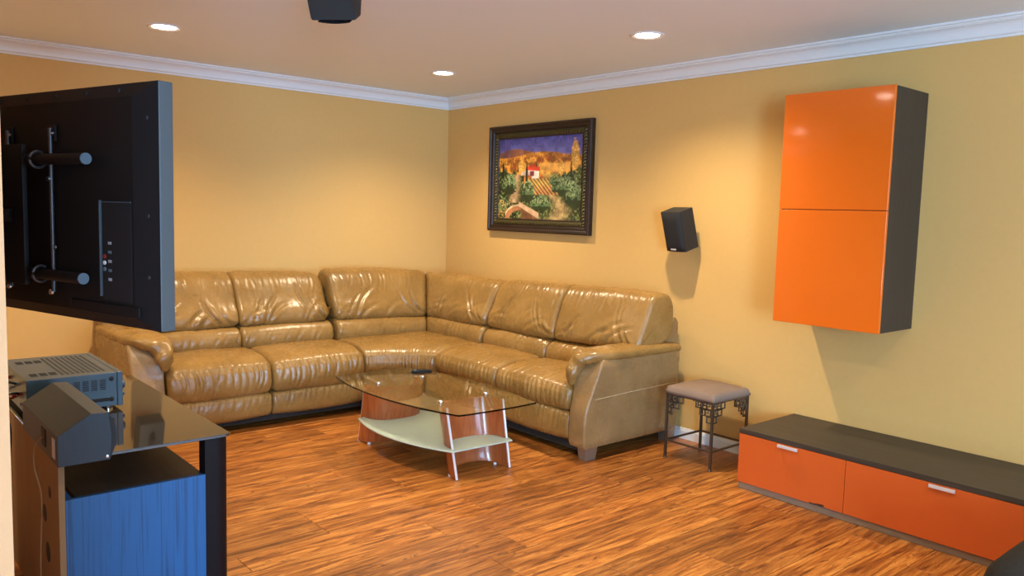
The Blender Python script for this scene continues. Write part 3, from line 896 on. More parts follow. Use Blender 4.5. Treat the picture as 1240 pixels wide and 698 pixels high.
# ------------------------------------------------------------------ low cabinet
XF = -.573
lc = thing('low_cabinet', (-.30, -4.35, 0), 'long low cabinet with two orange drawer fronts and dark wood top on the floor', 'cabinet')
Y1, Y2, Y3 = -3.59, -4.205, -5.13
box('plinth', (XF + .012, Y3, 0), (-.02, Y1 - .002, .036), M_PLINTH, lc, .002)
bm = bmesh.new(); add_box(bm, (XF + .022, Y3, .036), (-.004, Y1, .312)); bm_obj('body', bm, M_WENGE, lc)
box('top_panel', (XF - .0, Y3, .3145), (-.002, Y1 + .001, .341), M_WENGE, lc, .0015)
for (a, b_, hy0, hy1) in ((Y1 - .001, Y2 + .0015, -3.833, -3.948), (Y2 - .0015, Y3 + .001, -4.608, -4.722)):
    d = box('drawer_front', (XF, b_, .040), (XF + .020, a, .3125), M_ORANGE2, lc, .0015)
    hb = bmesh.new(); add_box(hb, (XF - .020, hy1, .294), (XF - .010, hy0, .310), .002)
    add_box(hb, (XF - .012, hy1 + .006, .298), (XF - .0005, hy1 + .014, .306)); add_box(hb, (XF - .012, hy0 - .014, .298), (XF - .0005, hy0 - .006, .306))
    bm_obj('handle', hb, M_SATIN, d, True)
# chipped spot at the lower edge of the left front
bm = bmesh.new()
for i in range(7):
    add_box(bm, (XF - .0008, -4.035 - i * .011 - .005 * rnd.random(), .041), (XF + .002, -4.03 - i * .011 + .006, .043 + .010 * rnd.random()), 0)
bm_obj('chipped_edge', bm, M_CHIP, bpy.data.objects['drawer_front'])
top()

# ------------------------------------------------------------------ wall cabinet
wc = thing('wall_cabinet', (-.19, -3.935, .94), 'tall wall cabinet with two glossy orange doors hung on the right wall', 'cabinet')
WY0, WY1, WZ0, WZ1 = -4.236, -3.640, .940, 2.178
XD = -.385
box('body', (XD + .021, WY0 + .001, WZ0), (-.001, WY1 - .001, WZ1), M_WENGEV, wc, .001)
zm = 1.560
for a, b_ in ((WZ0 - .001, zm - .0018), (zm + .0018, WZ1 + .001)):
    box('door', (XD, WY0, a), (XD + .019, WY1, b_), M_ORANGE, wc, .0022, 3)
top()

# ------------------------------------------------------------------ wall speakers
def wall_speaker(loc, yaw, tilt, label, wallvec, group='small black wall speakers', h=.268, w=.166, d=.142):
    """front faces local -X"""
    t = thing('wall_speaker', loc, label, 'speaker', group, rot=(0, -tilt, yaw), local=True)
    bm = bmesh.new(); vs = add_box(bm, (-d / 2 + .016, -w / 2, -h / 2), (d / 2, w / 2, h / 2), .004)
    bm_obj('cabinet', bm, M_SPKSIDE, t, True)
    # grille with soft bowed face
    n = 14; verts = []; faces = []
    for j in range(n + 1):
        for i in range(n + 1):
            u = -1 + 2 * i / n; v = -1 + 2 * j / n
            k = max(abs(u), abs(v))
            x = -d / 2 + .016 - .016 * (1 - k ** 6) - .006 * (1 - u * u)
            verts.append((x, u * (w / 2 - .002), v * (h / 2 - .002)))
    nb = n + 1
    for j in range(n):
        for i in range(n): faces.append((j * nb + i, j * nb + i + 1, (j + 1) * nb + i + 1, (j + 1) * nb + i))
    from_np('grille', verts, faces, M_GRILLE, t, True)
    box('badge', (-d / 2 - .0075, -.022, -h / 2 + .018), (-d / 2 - .0045, .022, -h / 2 + .027), M_SATIN, t)
    # bracket
    box('bracket', (d / 2, -.02, -.04), (d / 2 + .012, .02, .04), M_BLACK, t, .002)
    return t
spk = wall_speaker((-.15, -2.780, 1.418), -.094, .295, 'black speaker hung on the right wall between painting and orange cabinet', None)
tube('bracket_arm', [(.075, 0, 0), (.115, 0, -.038)], .012, M_BLACK, spk)
spk2 = wall_speaker((-2.69, -.15, 1.44), -PI / 2, .295, 'black speaker hung on the back wall behind the television, seen reflected in stand glass', None)
tube('bracket_arm', [(.075, 0, 0), (.115, 0, -.038)], .012, M_BLACK, spk2)

# speaker hanging from the ceiling, near the camera
def ceiling_speaker():
    org = Vector((-2.90, -3.23, 2.2))
    t = thing('ceiling_speaker', org, 'black speaker hanging from the ceiling, cut by the top edge of the picture', 'speaker')
    ax = Vector((math.cos(YAW), -math.sin(YAW), 0)); ay = Vector((math.sin(YAW), math.cos(YAW), 0)); az = Vector((0, 0, 1))
    def Q(a, b_, c): return org + ax * a + ay * b_ + az * c
    # front face leans back; cabinet narrower at the rear
    pts = [Q(-.088, 0, .006), Q(.088, 0, .012), Q(.012, .05, .262), Q(-.150, .05, .256),
           Q(-.060, .10, .05), Q(.086, .10, .05), Q(.085, .17, .262), Q(-.10, .17, .256)]
    bm = bmesh.new(); v = [bm.verts.new(p) for p in pts]
    for f_ in ((0, 1, 2, 3), (4, 7, 6, 5), (0, 4, 5, 1), (1, 5, 6, 2), (2, 6, 7, 3), (3, 7, 4, 0)): bm.faces.new([v[i] for i in f_])
    bmesh.ops.recalc_face_normals(bm, faces=bm.faces)
    bmesh.ops.bevel(bm, geom=list(bm.edges), offset=.010, segments=3, profile=.5, affect='EDGES')
    bm_obj('cabinet', bm, M_BLACKV, t, True)
    verts = []; faces = []; n = 12
    for j in range(n + 1):
        for i in range(n + 1):
            u = -1 + 2 * i / n; v_ = j / n
            verts.append(Q(u * .062, .004 + v_ * .09, -.006 * (1 - u * u) + .004 + .040 * v_))
    nb = n + 1
    for j in range(n):
        for i in range(n): faces.append((j * nb + i, j * nb + i + 1, (j + 1) * nb + i + 1, (j + 1) * nb + i))
    from_np('grille', verts, faces, M_GRILLE, t, True)
    bm = bmesh.new(); p = Q(-.02, .12, .20); add_box(bm, (p.x - .02, p.y - .02, p.z), (p.x + .02, p.y + .02, CEIL), .003)
    bm_obj('bracket', bm, M_BLACK, t, True)
    top()
ceiling_speaker()

# ------------------------------------------------------------------ framed painting
PY0, PY1, PZ0, PZ1 = -1.858, -.655, 1.342, 2.217
pc = thing('framed_painting', (0, (PY0 + PY1) / 2, PZ0), 'framed landscape painting of a farmhouse and vineyard in a dark carved frame', 'painting')
def frame_ring(name, y0, y1, z0, z1, prof, mat):
    """prof: (inset from outer edge, distance from the wall)"""
    verts = []; faces = []
    for (ins, dx) in prof:
        for (y, z) in ((y0 + ins, z0 + ins), (y1 - ins, z0 + ins), (y1 - ins, z1 - ins), (y0 + ins, z1 - ins)):
            verts.append((-dx, y, z))
    n = len(prof)
    for k in range(n - 1):
        for i in range(4): faces.append((k * 4 + i, k * 4 + (i + 1) % 4, (k + 1) * 4 + (i + 1) % 4, (k + 1) * 4 + i))
    o = from_np(name, verts, faces, mat, pc)
    bm = bmesh.new(); bm.from_mesh(o.data); bmesh.ops.recalc_face_normals(bm, faces=bm.faces)
    bm.to_mesh(o.data); bm.free()
    return o
frame_ring('frame', PY0, PY1, PZ0, PZ1, [(0, .002), (0, .040), (.004, .048), (.012, .052), (.020, .050), (.026, .040), (.034, .036), (.044, .040), (.050, .038), (.056, .028), (.060, .026), (.060, .002)], M_FRAME)
def gold_braid():
    mt, nt, b = nodes_of('braided_gilt')
    v = texco(nt, (1, 1, 1))
    w = N(nt, 'ShaderNodeTexWave', wave_type='BANDS', bands_direction='DIAGONAL'); w.inputs['Scale'].default_value = 26; w.inputs['Distortion'].default_value = 3
    nt.links.new(v, w.inputs['Vector'])
    c = ramp(nt, w.outputs[1], [(.2, (0.012, 0.012, 0.004)), (.6, (0.07, 0.065, 0.022)), (.9, (0.17, 0.14, 0.05))])
    nt.links.new(c, b.inputs['Base Color']); b.inputs['Roughness'].default_value = .4; b.inputs['Metallic'].default_value = .4
    bump(nt, b, w.outputs[1], .8, .004)
    return mt
frame_ring('braided_liner', PY0 + .060, PY1 - .060, PZ0 + .060, PZ1 - .060, [(0, .020), (0, .026), (.006, .032), (.016, .036), (.026, .034), (.036, .027), (.040, .026), (.040, .010)], gold_braid())
frame_ring('inner_lip', PY0 + .099, PY1 - .099, PZ0 + .099, PZ1 - .099, [(0, .020), (0, .029), (.004, .030), (.010, .024), (.012, .014)], M_FRAME)
def painting():
    W_, H_ = 300, 200
    u = (np.arange(W_) + .5) / W_; v = (np.arange(H_) + .5) / H_
    U, V = np.meshgrid(u, v)                    # V: 0 top .. 1 bottom
    rs = np.random.RandomState(5)
    def vn(sx, sy, seed=0):
        r = np.random.RandomState(seed); gx, gy = int(sx) + 3, int(sy) + 3
        G = r.rand(gy, gx); fx = U * sx; fy = V * sy
        ix = fx.astype(int); iy = fy.astype(int); tx = fx - ix; ty = fy - iy
        tx = tx * tx * (3 - 2 * tx); ty = ty * ty * (3 - 2 * ty)
        return (G[iy, ix] * (1 - tx) + G[iy, ix + 1] * tx) * (1 - ty) + (G[iy + 1, ix] * (1 - tx) + G[iy + 1, ix + 1] * tx) * ty
    def S(c): return (np.array(c) / 255.0) ** 2.2
    def put(img, mask, c, a=1.0):
        mk = (np.clip(mask, 0, 1) * a)[..., None]; return img * (1 - mk) + np.array(c) * mk
    n1 = vn(9, 7, 1); n2 = vn(24, 18, 2); n3 = vn(60, 44, 3); n4 = vn(130, 90, 4)
    k = (n2 * .5 + n3 * .5)
    img = (S((58, 66, 140)) * (1 - V[..., None] * 4).clip(0, 1) + S((120, 118, 180)) * (V[..., None] * 4).clip(0, 1)) * np.ones((H_, W_, 3))
    img = put(img, (V < .2) * n1, S((95, 85, 165)), .9)
    img = put(img, (n3 > .62) * (V < .18), S((120, 110, 180)), .35)
    # far mountains
    m1 = .15 + .07 * np.abs(U - .28) * 2 - .04 * np.exp(-((U - .15) / .15) ** 2) + .10 * np.exp(-((U - .60) / .09) ** 2) + .01 * n3
    img = put(img, (V > m1).astype(float), S((150, 95, 70)))
    img = put(img, (V > m1) * np.exp(-((U - .05) / .2) ** 2) * n1, S((84, 60, 84)), .8)
    img = put(img, (V > m1) * (U > .62) * (V < .3), S((62, 58, 100)), .9)
    m2 = .20 + .03 * np.sin(U * 7 + 1) + .015 * n2
    img = put(img, (V > m2).astype(float), S((196, 120, 48)))
    img = put(img, (V > m2) * (n2 > .55) * (V < .45), S((228, 160, 62)), .8)
    img = put(img, (V > m2) * (n3 > .68) * (V < .5), S((110, 80, 40)), .8)
    img = put(img, (V > m2 + .05) * (k < .40) * (V < .5), S((150, 70, 35)), .8)
    # golden field right of the house
    img = put(img, ((V > .32) & (V < .43) & (U > .50) & (U < .85)).astype(float), S((222, 160, 78)), .8)
    # dark green foliage masses
    g1 = .40 - .05 * np.cos(U * 6.3) + .08 * n2
    gm = ((V > g1) & ((U < .33) | (U > .64) | (V > .56))).astype(float)
    img = put(img, gm, S((38, 50, 26)))
    img = put(img, gm * (n3 > .5), S((84, 104, 58)), .85)
    img = put(img, gm * (n4 > .68) * (n3 > .5), S((150, 156, 96)), .8)
    img = put(img, gm * (n4 < .28), S((20, 26, 16)), .8)
    # vineyard rows
    vy = ((V > .50) & (V < .70) & (U > .38 + (V - .5) * .2) & (U < .62 + (V - .5) * .75)).astype(float)
    row_ = .5 + .5 * np.sin((U - .1 - V * .75) * 150)
    img = put(img, vy, S((206, 160, 88)))
    img = put(img, vy * (row_ > .55), S((96, 88, 40)))
    img = put(img, vy * (V > .60) * (row_ > .4) * (n3 > .35), S((140, 52, 52)), .8)
    v2 = ((V > .44) & (V < .50) & (U > .56) & (U < .74)).astype(float)
    img = put(img, v2 * (.5 + .5 * np.sin((U + V * 1.5) * 170) > .5), S((190, 170, 90)))
    # paths
    pth = np.exp(-((U - (.24 - (V - .45) * .1)) / (.035 + .04 * (V - .4))) ** 2) * ((V > .45) & (V < .80))
    img = put(img, pth, S((196, 160, 118)), .9)
    p2 = np.exp(-((U - (.66 + .12 * np.sin(V * 9))) / (.05 + .16 * np.clip(V - .68, 0, 1))) ** 2) * (V > .70)
    img = put(img, p2 * (.55 + .45 * n3), S((204, 168, 112)), .95)
    # house
    img = put(img, ((U > .42) & (U < .51) & (V > .40) & (V < .50)).astype(float), S((236, 222, 206)))
    img = put(img, ((U > .29) & (U < .43) & (V > .38) & (V < .46)).astype(float), S((214, 192, 180)))
    img = put(img, ((V > .335 + .3 * np.abs(U - .43)) & (V < .395 + .1 * (U - .35)) & (U > .36) & (U < .52)).astype(float), S((205, 66, 40)))
    img = put(img, ((V > .37) & (V < .40) & (U > .28) & (U < .37)).astype(float), S((196, 80, 50)))
    img = put(img, ((U > .40) & (U < .45) & (V > .41) & (V < .47)).astype(float), S((120, 50, 60)))
    # trees
    for (cx, y0_, y1_, w_) in ((.06, .24, .50, .012), (.36, .28, .60, .013), (.475, .28, .36, .010), (.88, .26, .50, .011), (.79, .34, .50, .007), (.25, .30, .42, .006)):
        img = put(img, ((np.abs(U - cx) < w_ * np.clip((V - y0_) * 9, 0, 1)) & (V > y0_) & (V < y1_)).astype(float), S((36, 40, 26)))
    for (cx, cy, rx, ry) in ((.92, .24, .045, .20), (.30, .35, .05, .08), (.545, .38, .02, .07), (.77, .38, .03, .09)):
        e = ((U - cx) / rx) ** 2 + ((V - cy) / ry) ** 2
        img = put(img, (e < .6 + .6 * n3).astype(float), S((214, 152, 62)), .95)
        img = put(img, ((e < .7) & (n4 > .6)).astype(float), S((245, 200, 110)), .8)
    for (cx, cy, rx, ry) in ((.15, .58, .09, .13), (.38, .66, .08, .14), (.80, .60, .14, .12), (.92, .72, .10, .14), (.54, .80, .12, .10), (.07, .86, .09, .13), (.70, .54, .07, .06)):
        e = ((U - cx) / rx) ** 2 + ((V - cy) / ry) ** 2
        bb = (e < .55 + .7 * n3).astype(float)
        img = put(img, bb, S((40, 56, 30)))
        img = put(img, bb * (V < cy + .04) * (n3 > .42), S((96, 122, 80)), .9)
        img = put(img, bb * (V < cy) * (n4 > .62), S((158, 172, 120)), .9)
    img = put(img, ((U < .16) & (V > .76) & (n4 > .66)).astype(float), S((214, 170, 90)), .8)
    # stone bridge at the lower left
    r_ = np.hypot((U - .27) / .20, (V - 1.02) / .20)
    img = put(img, ((r_ < 1.0) & (r_ > .62) & (U > .10)).astype(float), S((176, 118, 78)))
    img = put(img, ((r_ < 1.0) & (r_ > .90) & (U > .10)).astype(float), S((228, 190, 150)))
    rr2 = ((V > .80 + (U - .3) * .55) & (V < .86 + (U - .3) * .62) & (U > .27) & (U < .52)).astype(float)
    img = put(img, rr2, S((206, 168, 132)))
    img = put(img, ((V > .86 + (U - .3) * .62) & (U > .3) & (U < .52) & (V > .84)).astype(float), S((120, 78, 52)), .9)
    for _ in range(1):
        p_ = np.pad(img, ((1, 1), (1, 1), (0, 0)), 'edge')
        img = sum(p_[a:a + H_, b2:b2 + W_] * w9 for a, b2, w9 in [(0, 0, .06), (0, 1, .12), (0, 2, .06), (1, 0, .12), (1, 1, .28), (1, 2, .12), (2, 0, .06), (2, 1, .12), (2, 2, .06)])
    img = img * (.62 + .62 * n2[..., None]) * (.86 + .3 * n4[..., None])
    y0, y1, z0, z1 = PY0 + .108, PY1 - .108, PZ0 + .108, PZ1 - .108
    # y runs right to left in the picture: seen from the room the left edge is the larger y
    ys2 = np.linspace(y1, y0, W_ + 1); zs2 = np.linspace(z1, z0, H_ + 1)
    relief = np.random.RandomState(9).rand(H_ + 1, W_ + 1) * .0008
    verts = [(-.018 - relief[j, i], ys2[i], zs2[j]) for j in range(H_ + 1) for i in range(W_ + 1)]
    nb = W_ + 1
    faces = [(j * nb + i, (j + 1) * nb + i, (j + 1) * nb + i + 1, j * nb + i + 1) for j in range(H_) for i in range(W_)]
    mt, nt, b = nodes_of('oil_paint')
    at = N(nt, 'ShaderNodeVertexColor'); at.layer_name = 'paint'
    nt.links.new(at.outputs[0], b.inputs['Base Color']); b.inputs['Roughness'].default_value = .5
    o = from_np('canvas', verts, faces, mt, pc)
    me = o.data
    ca = me.color_attributes.new('paint', 'FLOAT_COLOR', 'CORNER')
    cols = np.ones((H_ * W_, 4, 4), dtype=np.float32); cols[:, :, :3] = np.clip(img, 0, 1).reshape(-1, 1, 3)
    ca.data.foreach_set('color', cols.reshape(-1))
painting()
top()

# ------------------------------------------------------------------ television stand
SX0, SX1, SY0, SY1, SZ = -3.853, -3.270, -3.155, -1.86, .645
ts = thing('television_stand', ((SX0 + SX1) / 2, (SY0 + SY1) / 2, 0), 'black television stand with tinted glass top and side panel tinted daylight blue', 'tv stand')
bm = bmesh.new()
ol = [(SX0 - .0, SY0), (SX1, SY0), (SX1, SY1), (SX0, SY1)]
add_prism(bm, ol, 2, SZ - .010, SZ)
ve = [e for e in bm.edges if abs(e.verts[0].co.z - e.verts[1].co.z) > .005]
bmesh.ops.bevel(bm, geom=ve, offset=.022, segments=5, profile=.5, affect='EDGES')
bmesh.ops.bevel(bm, geom=[e for e in bm.edges if abs(e.verts[0].co.z - e.verts[1].co.z) < .001 and e.calc_face_angle(0) > 1], offset=.0022, segments=2, affect='EDGES')
bm_obj('glass_top', bm, M_BGLASS, ts, True)
# curved front columns
for yy in (SY0 + .035, SY1 - .035):
    pts = []
    for k in range(13):
        a = -PI / 2 + PI * k / 12
        pts.append((SX1 - .055 + .045 * math.cos(a), yy + .030 * math.sin(a)))
    pts += [(SX1 - .100, yy + .030), (SX1 - .100, yy - .030)]
    prism('column', pts, 2, 0, SZ - .0105, simple('black_satin_column', (.005, .003, .004), .5, spec=.2, nscale=60, nstr=.02) if 'black_satin_column' not in bpy.data.materials else bpy.data.materials['black_satin_column'], ts, smooth=True)
PZ = .505
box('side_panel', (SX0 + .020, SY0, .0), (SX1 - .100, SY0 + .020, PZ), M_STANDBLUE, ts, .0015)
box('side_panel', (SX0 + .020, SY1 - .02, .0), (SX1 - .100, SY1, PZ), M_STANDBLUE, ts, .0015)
box('inner_shelf', (SX0 + .055, SY0 + .020, PZ - .022), (SX1 - .100, SY1 - .020, PZ - .002), M_STANDTOP, ts, .001)
box('base_shelf', (SX0 + .020, SY0 + .020, .03), (SX1 - .100, SY1 - .020, .05), M_STANDTOP, ts, .001)
# back panel with cable holes
bm = bmesh.new()
holes = [(-3.02, .50, .022), (-2.93, .40, .032), (-2.97, .27, .036)]
add_box(bm, (SX0, SY0, 0), (SX0 + .0195, SY1, SZ - .0105), .001)
bkp = bm_obj('back_panel', bm, M_HARDB, ts)
for (y, z, r) in holes:
    lathe('cable_hole', [(0, -.0008), (r * .8, -.0008), (r, -.0001), (r, .0)], (SX0 - .0002, y, z), M_SLOT, bkp, 20, axis=0)
top()

# receiver on the glass
RX0, RX1, RY0, RY1, RZ0, RZ1 = -3.835, -3.487, -2.540, -2.02, SZ + .016, .800
av = thing('audio_receiver', ((RX0 + RX1) / 2, (RY0 + RY1) / 2, SZ), 'wide metal audio receiver with vented top on the glass stand', 'receiver')
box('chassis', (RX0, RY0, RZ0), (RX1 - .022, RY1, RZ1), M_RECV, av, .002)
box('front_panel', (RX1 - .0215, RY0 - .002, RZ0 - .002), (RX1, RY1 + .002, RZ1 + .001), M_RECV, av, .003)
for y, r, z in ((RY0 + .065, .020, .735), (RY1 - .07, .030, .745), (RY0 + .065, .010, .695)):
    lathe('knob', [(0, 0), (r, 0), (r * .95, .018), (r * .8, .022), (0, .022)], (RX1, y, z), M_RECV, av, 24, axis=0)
for x in (RX0 + .05, RX1 - .05):
    for y in (RY0 + .05, RY1 - .05):
        lathe('foot', [(0, SZ), (.022, SZ), (.024, SZ + .014), (0, SZ + .014)], (x, y, 0), M_CHROME, av, 20)
for i in range(9):           # long top vents
    x = RX0 + .135 + i * .019
    box('vent_slot', (x, RY0 + .055, RZ1 + .0002), (x + .009, RY1 - .05, RZ1 + .0012), M_SLOT, av)
bm = bmesh.new()
for i in range(3):
    for j in range(5):
        for yy in (RY0 + .07, RY1 - .15):
            add_box(bm, (RX0 + .03 + i * .034, yy + j * .013, RZ1 + .0002), (RX0 + .056 + i * .034, yy + .007 + j * .013, RZ1 + .0010))
o = bm_obj('vent_slots', bm, M_SLOT, av); o['kind'] = 'stuff'
bm = bmesh.new()             # side louvres
for i in range(4):
    for j in range(6):
        add_box(bm, (RX0 + .165 + i * .032, RY0 - .0010, RZ0 + .072 + j * .0075), (RX0 + .188 + i * .032, RY0 - .0002, RZ0 + .0755 + j * .0075))
o = bm_obj('side_louvres', bm, M_SLOT, av); o['kind'] = 'stuff'
for x, z in ((RX0 + .305, .775), (RX0 + .305, .690), (RX0 + .085, .770)):
    lathe('screw', [(0, -.002), (.007, -.0018), (.010, 0), (.010, .001)], (x, RY0, z), M_SLOT, av, 16, axis=1)
box('side_slot', (RX0 + .16, RY0 - .001, RZ0 + .022), (RX0 + .31, RY0 - .0002, RZ0 + .036), M_SLOT, av)
for j in range(7):
    lathe('terminal', [(0, 0), (.007, 0), (.007, .016), (0, .016)], (RX0 - .016, RY0 + .05 + j * .055, .70 + .03 * (j % 3)), M_RED if j % 2 else M_SILV, av, 12, axis=0)
top()
def cable(label, pts, r, mat, name='cable'):
    o = tube(name, spline(pts, 10), r, mat, None, 8); tag(o, label, 'cable'); return o
cable('black cable bundle end looping down behind the receiver', [(-3.85, -2.47, .74), (-3.89, -2.50, .745), (-3.905, -2.52, .70), (-3.89, -2.53, .60), (-3.90, -2.50, .40), (-3.92, -2.45, .05)], .005, M_CABLE)
cable('black cable curving from the upper back corner of the receiver', [(-3.85, -2.42, .77), (-3.90, -2.46, .785), (-3.925, -2.50, .72), (-3.93, -2.47, .55), (-3.94, -2.40, .30), (-3.94, -2.30, .02)], .005, M_CABLE)
cable('red cable plugged in the back of the receiver', [(-3.85, -2.36, .70), (-3.895, -2.40, .705), (-3.91, -2.43, .66), (-3.915, -2.42, .50), (-3.93, -2.40, .10)], .004, M_RED)

# centre speaker lying on the glass
cs_ = thing('center_speaker', (-3.78, -2.90, SZ), 'black wedge-backed center speaker lying on the near edge of the stand', 'speaker')
z0 = SZ
KY0, KY1 = -3.235, -2.66
prof = [(-3.868, z0), (-3.712, z0), (-3.706, z0 + .085), (-3.716, z0 + .160), (-3.768, z0 + .163), (-3.868, z0 + .100)]
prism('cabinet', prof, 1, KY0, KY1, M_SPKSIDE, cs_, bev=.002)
gp = [(-3.711, z0 + .004)] + [(-3.711 + .022 * math.sin(PI * k / 10), z0 + .004 + .150 * k / 10) for k in range(1, 10)] + [(-3.714, z0 + .155)]
prism('grille', gp, 1, KY0 + .006, KY1 - .006, M_GRILLE, cs_, smooth=True)
box('terminal_plate', (-3.8705, -3.06, z0 + .025), (-3.8680, -3.00, z0 + .085), M_SLOT, cs_)
box('rating_label', (-3.8705, -3.205, z0 + .02), (-3.8685, -3.165, z0 + .085), M_SILV, cs_)
lathe('screw', [(0, -.003), (.005, -.002), (.006, 0)], (-3.722, KY0, z0 + .012), M_CHROME, cs_, 12, axis=1)
top()
cable('thin tan speaker wire hanging from the back of the center speaker', [(-3.872, -3.03, .70), (-3.895, -3.03, .67), (-3.90, -3.04, .60), (-3.885, -3.06, .50), (-3.89, -3.05, .30), (-3.89, -3.03, .01)], .0025, M_CABLEG)

# ------------------------------------------------------------------ television on a swivel arm
AZ = math.radians(-17.19)
TX, TY = -3.712, -3.776
TZ0, TZ1, TL = 1.143, 1.829, 1.22
# local frame: +x runs along the set away from its near edge, +y towards the viewer's side (its back), z up
Dx = Vector((math.sin(AZ), math.cos(AZ), 0)); rotz = math.atan2(Dx.y, Dx.x)
tv = thing('television', (TX, TY, TZ0), 'large black flat television seen from behind on a swivel wall mount', 'television', rot=(0, 0, rotz), local=True)
H = TZ1 - TZ0
# back direction in local = +y when rotating +x by 90deg ccw -> pointing to -X side
box('screen_panel', (0, -.046, 0), (TL, -.001, H), M_TVSIDE, tv, .004)
box('screen', (.012, -.0465, .014), (TL - .012, -.0458, H - .012), simple('screen_glass', (.004, .004, .005), .08, nscale=20, nstr=.005), tv)
bm = bmesh.new()     # bevelled back shell
A_ = [(0.001, -.001, 0.001), (TL - .001, -.001, 0.001), (TL - .001, -.001, H - .001), (.001, -.001, H - .001)]
B_ = [(.085, .022, .035), (TL - .085, .022, .035), (TL - .085, .022, H - .040), (.085, .022, H - .040)]
Av = [bm.verts.new(p) for p in A_]; Bv = [bm.verts.new(p) for p in B_]
for i in range(4): bm.faces.new((Av[i], Av[(i + 1) % 4], Bv[(i + 1) % 4], Bv[i]))
bm.faces.new(Bv); bm.faces.new(Av[::-1]); bmesh.ops.recalc_face_normals(bm, faces=bm.faces)
shell = bm_obj('back_cover', bm, M_BLACK, tv)
for (x, z) in ((.04, H - .10), (.04, .32), (.04, .15)):
    lathe('screw', [(0, .004), (.006, .004), (.008, 0)], (x, .008, z), M_SLOT, shell, 12, axis=1)
for i in range(6):
    lathe('screw', [(0, .004), (.006, .004), (.008, 0)], (.16 + i * .16, .012, H - .022), M_SLOT, shell, 12, axis=1)
# connector recess
box('connector_bay', (.095, .0222, .075), (.235, .0235, .355), M_SLOT, shell)
bm = bmesh.new(); add_box(bm, (.2352, .0222, .085), (.2405, .030, .36), .001); add_box(bm, (.095, .0222, .354), (.24, .026, .357)); bm_obj('bay_lip', bm, M_TVSIDE, shell)
box('lower_cover', (.06, .0222, .036), (.40, .0270, .066), M_BLACK, shell, .004)
for k in range(3):
    lathe('jack', [(0, .003), (.006, .003), (.006, 0)], (.222, .0236, .20 - k * .018), (M_RED, M_WHITEP, M_CAP)[k], shell, 12, axis=1)
for k in range(5):
    box('port', (.190, .0236, .235 - k * .026), (.205, .0248, .243 - k * .026), M_SILV if k % 2 == 0 else M_CAP, shell)
# horizontal tubes and vertical rods of the mount
for z, x0_ in ((.475, .245), (.135, .270)):
    t_ = tube('mount_tube', [(x0_, .062, z), (.80, .062, z)], .0165, M_BLACK, tv, 20)
    tube('tube_cap', [(x0_ - .004, .062, z), (x0_ + .0, .062, z)], .0165, M_CAP, t_, 20)
for x_ in (.475, .72):
    tube('mount_rod', [(x_, .034, .08), (x_, .034, .57)], .006, M_STEEL, tv, 10)
    box('mount_rail', (x_ - .018, .0222, .53), (x_ + .018, .030, .58), M_BLACK, tv, .002)
    for z in (.475, .135):
        bm = bmesh.new(); pp = [(x_ + .018, .062 + .024 * math.sin(a), z + .024 * math.cos(a)) for a in np.linspace(-.6, PI + 1.2, 14)]
        add_tube(bm, pp, .0045, 8); bmesh.ops.recalc_face_normals(bm, faces=bm.faces)
        bm_obj('tube_clamp', bm, M_STEEL, tv, True)
        lathe('bolt', [(0, .006), (.008, .006), (.009, 0)], (x_, .040, z - .055), M_CHROME, tv, 12, axis=1)
        lathe('bolt', [(0, .006), (.008, .006), (.009, 0)], (x_ - .004, .030, z + .08), M_CHROME, tv, 12, axis=1)
box('mount_plate', (.54, .070, .10), (.66, .085, .52), M_BLACK, tv, .003)
top()
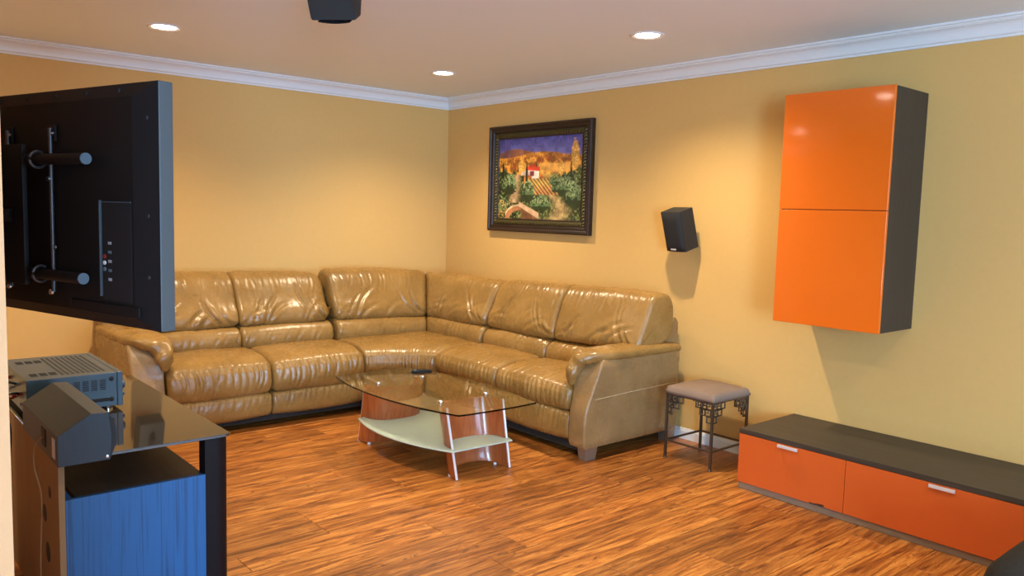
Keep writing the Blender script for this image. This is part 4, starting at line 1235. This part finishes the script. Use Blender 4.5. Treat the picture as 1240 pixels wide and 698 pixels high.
# wall side of the mount: swivel arm from the left wall
wp = Vector((TX, TY, 0)) + Dx * .60 + Vector((-Dx.y, Dx.x, 0)) * .085
am = thing('wall_mount_arm', (W_IN, wp.y + .12, 1.45), 'black swivel arm holding the television to the left wall', 'tv mount')
box('wall_plate', (W_IN, wp.y + .0, 1.28), (W_IN + .012, wp.y + .24, 1.62), M_BLACK, am, .003)
tube('arm', [(W_IN + .012, wp.y + .12, 1.45), (W_IN + .10, wp.y + .10, 1.45), (wp.x, wp.y, 1.45)], .02, M_BLACK, am, 12)
top()
def TVP(x, y, z):
    p = Vector((TX, TY, TZ0)) + Dx * x + Vector((-Dx.y, Dx.x, 0)) * y; return (p.x, p.y, p.z + z)
cable('dark cable hanging in a long loop behind the television', [TVP(.66, .09, .50), TVP(.64, .10, .40), TVP(.66, .10, .25), TVP(.63, .10, .10), TVP(.66, .10, .03), TVP(.72, .10, .05), TVP(.75, .10, .25), TVP(.76, .10, .42)], .005, M_STEEL)
cable('short dark cable with a plug beside the television mount tube', [TVP(.60, .14, .39), TVP(.66, .15, .37), TVP(.73, .15, .34), TVP(.78, .14, .30)], .004, M_CABLE)

# ------------------------------------------------------------------ dark upholstered seat at the lower right edge
ot = thing('ottoman', (-1.16, -5.60, 0), 'dark charcoal upholstered seat corner at the lower right edge of the picture', 'ottoman')
def rounded_block(name, cx, cy, hx, hy, z0, z1, r, mat, parent, n=28):
    bm = bmesh.new(); bmesh.ops.create_cube(bm, size=2)
    bmesh.ops.subdivide_edges(bm, edges=bm.edges, cuts=n, use_grid_fill=True)
    for v in bm.verts:
        p = v.co.copy(); e = Vector((p.x * hx, p.y * hy, (p.z + 1) / 2 * (z1 - z0)))
        lo = Vector((-(hx - r), -(hy - r), r * .5)); hi = Vector((hx - r, hy - r, (z1 - z0) - r))
        q = Vector([min(max(e[i], lo[i]), hi[i]) for i in range(3)]); dd = e - q
        if dd.length > 1e-6: q = q + dd.normalized() * min(r, dd.length * 1.0 if dd.length < r else r)
        k = .006 * NZ(q.x * 7, q.y * 7, q.z * 9)
        v.co = Vector((cx + q.x * (1 + k), cy + q.y * (1 + k), z0 + q.z + k))
    return bm_obj(name, bm, mat, parent, True)
rounded_block('body', -1.20, -5.58, .46, .42, .045, .455, .14, M_DARKCLOTH, ot)
for sx in (-1, 1):
    for sy in (-1, 1):
        lathe('foot', [(0, 0), (.02, 0), (.026, .07), (0, .07)], (-1.16 + sx * .26, -5.60 + sy * .24, 0), M_BLACK, ot, 16)
top()
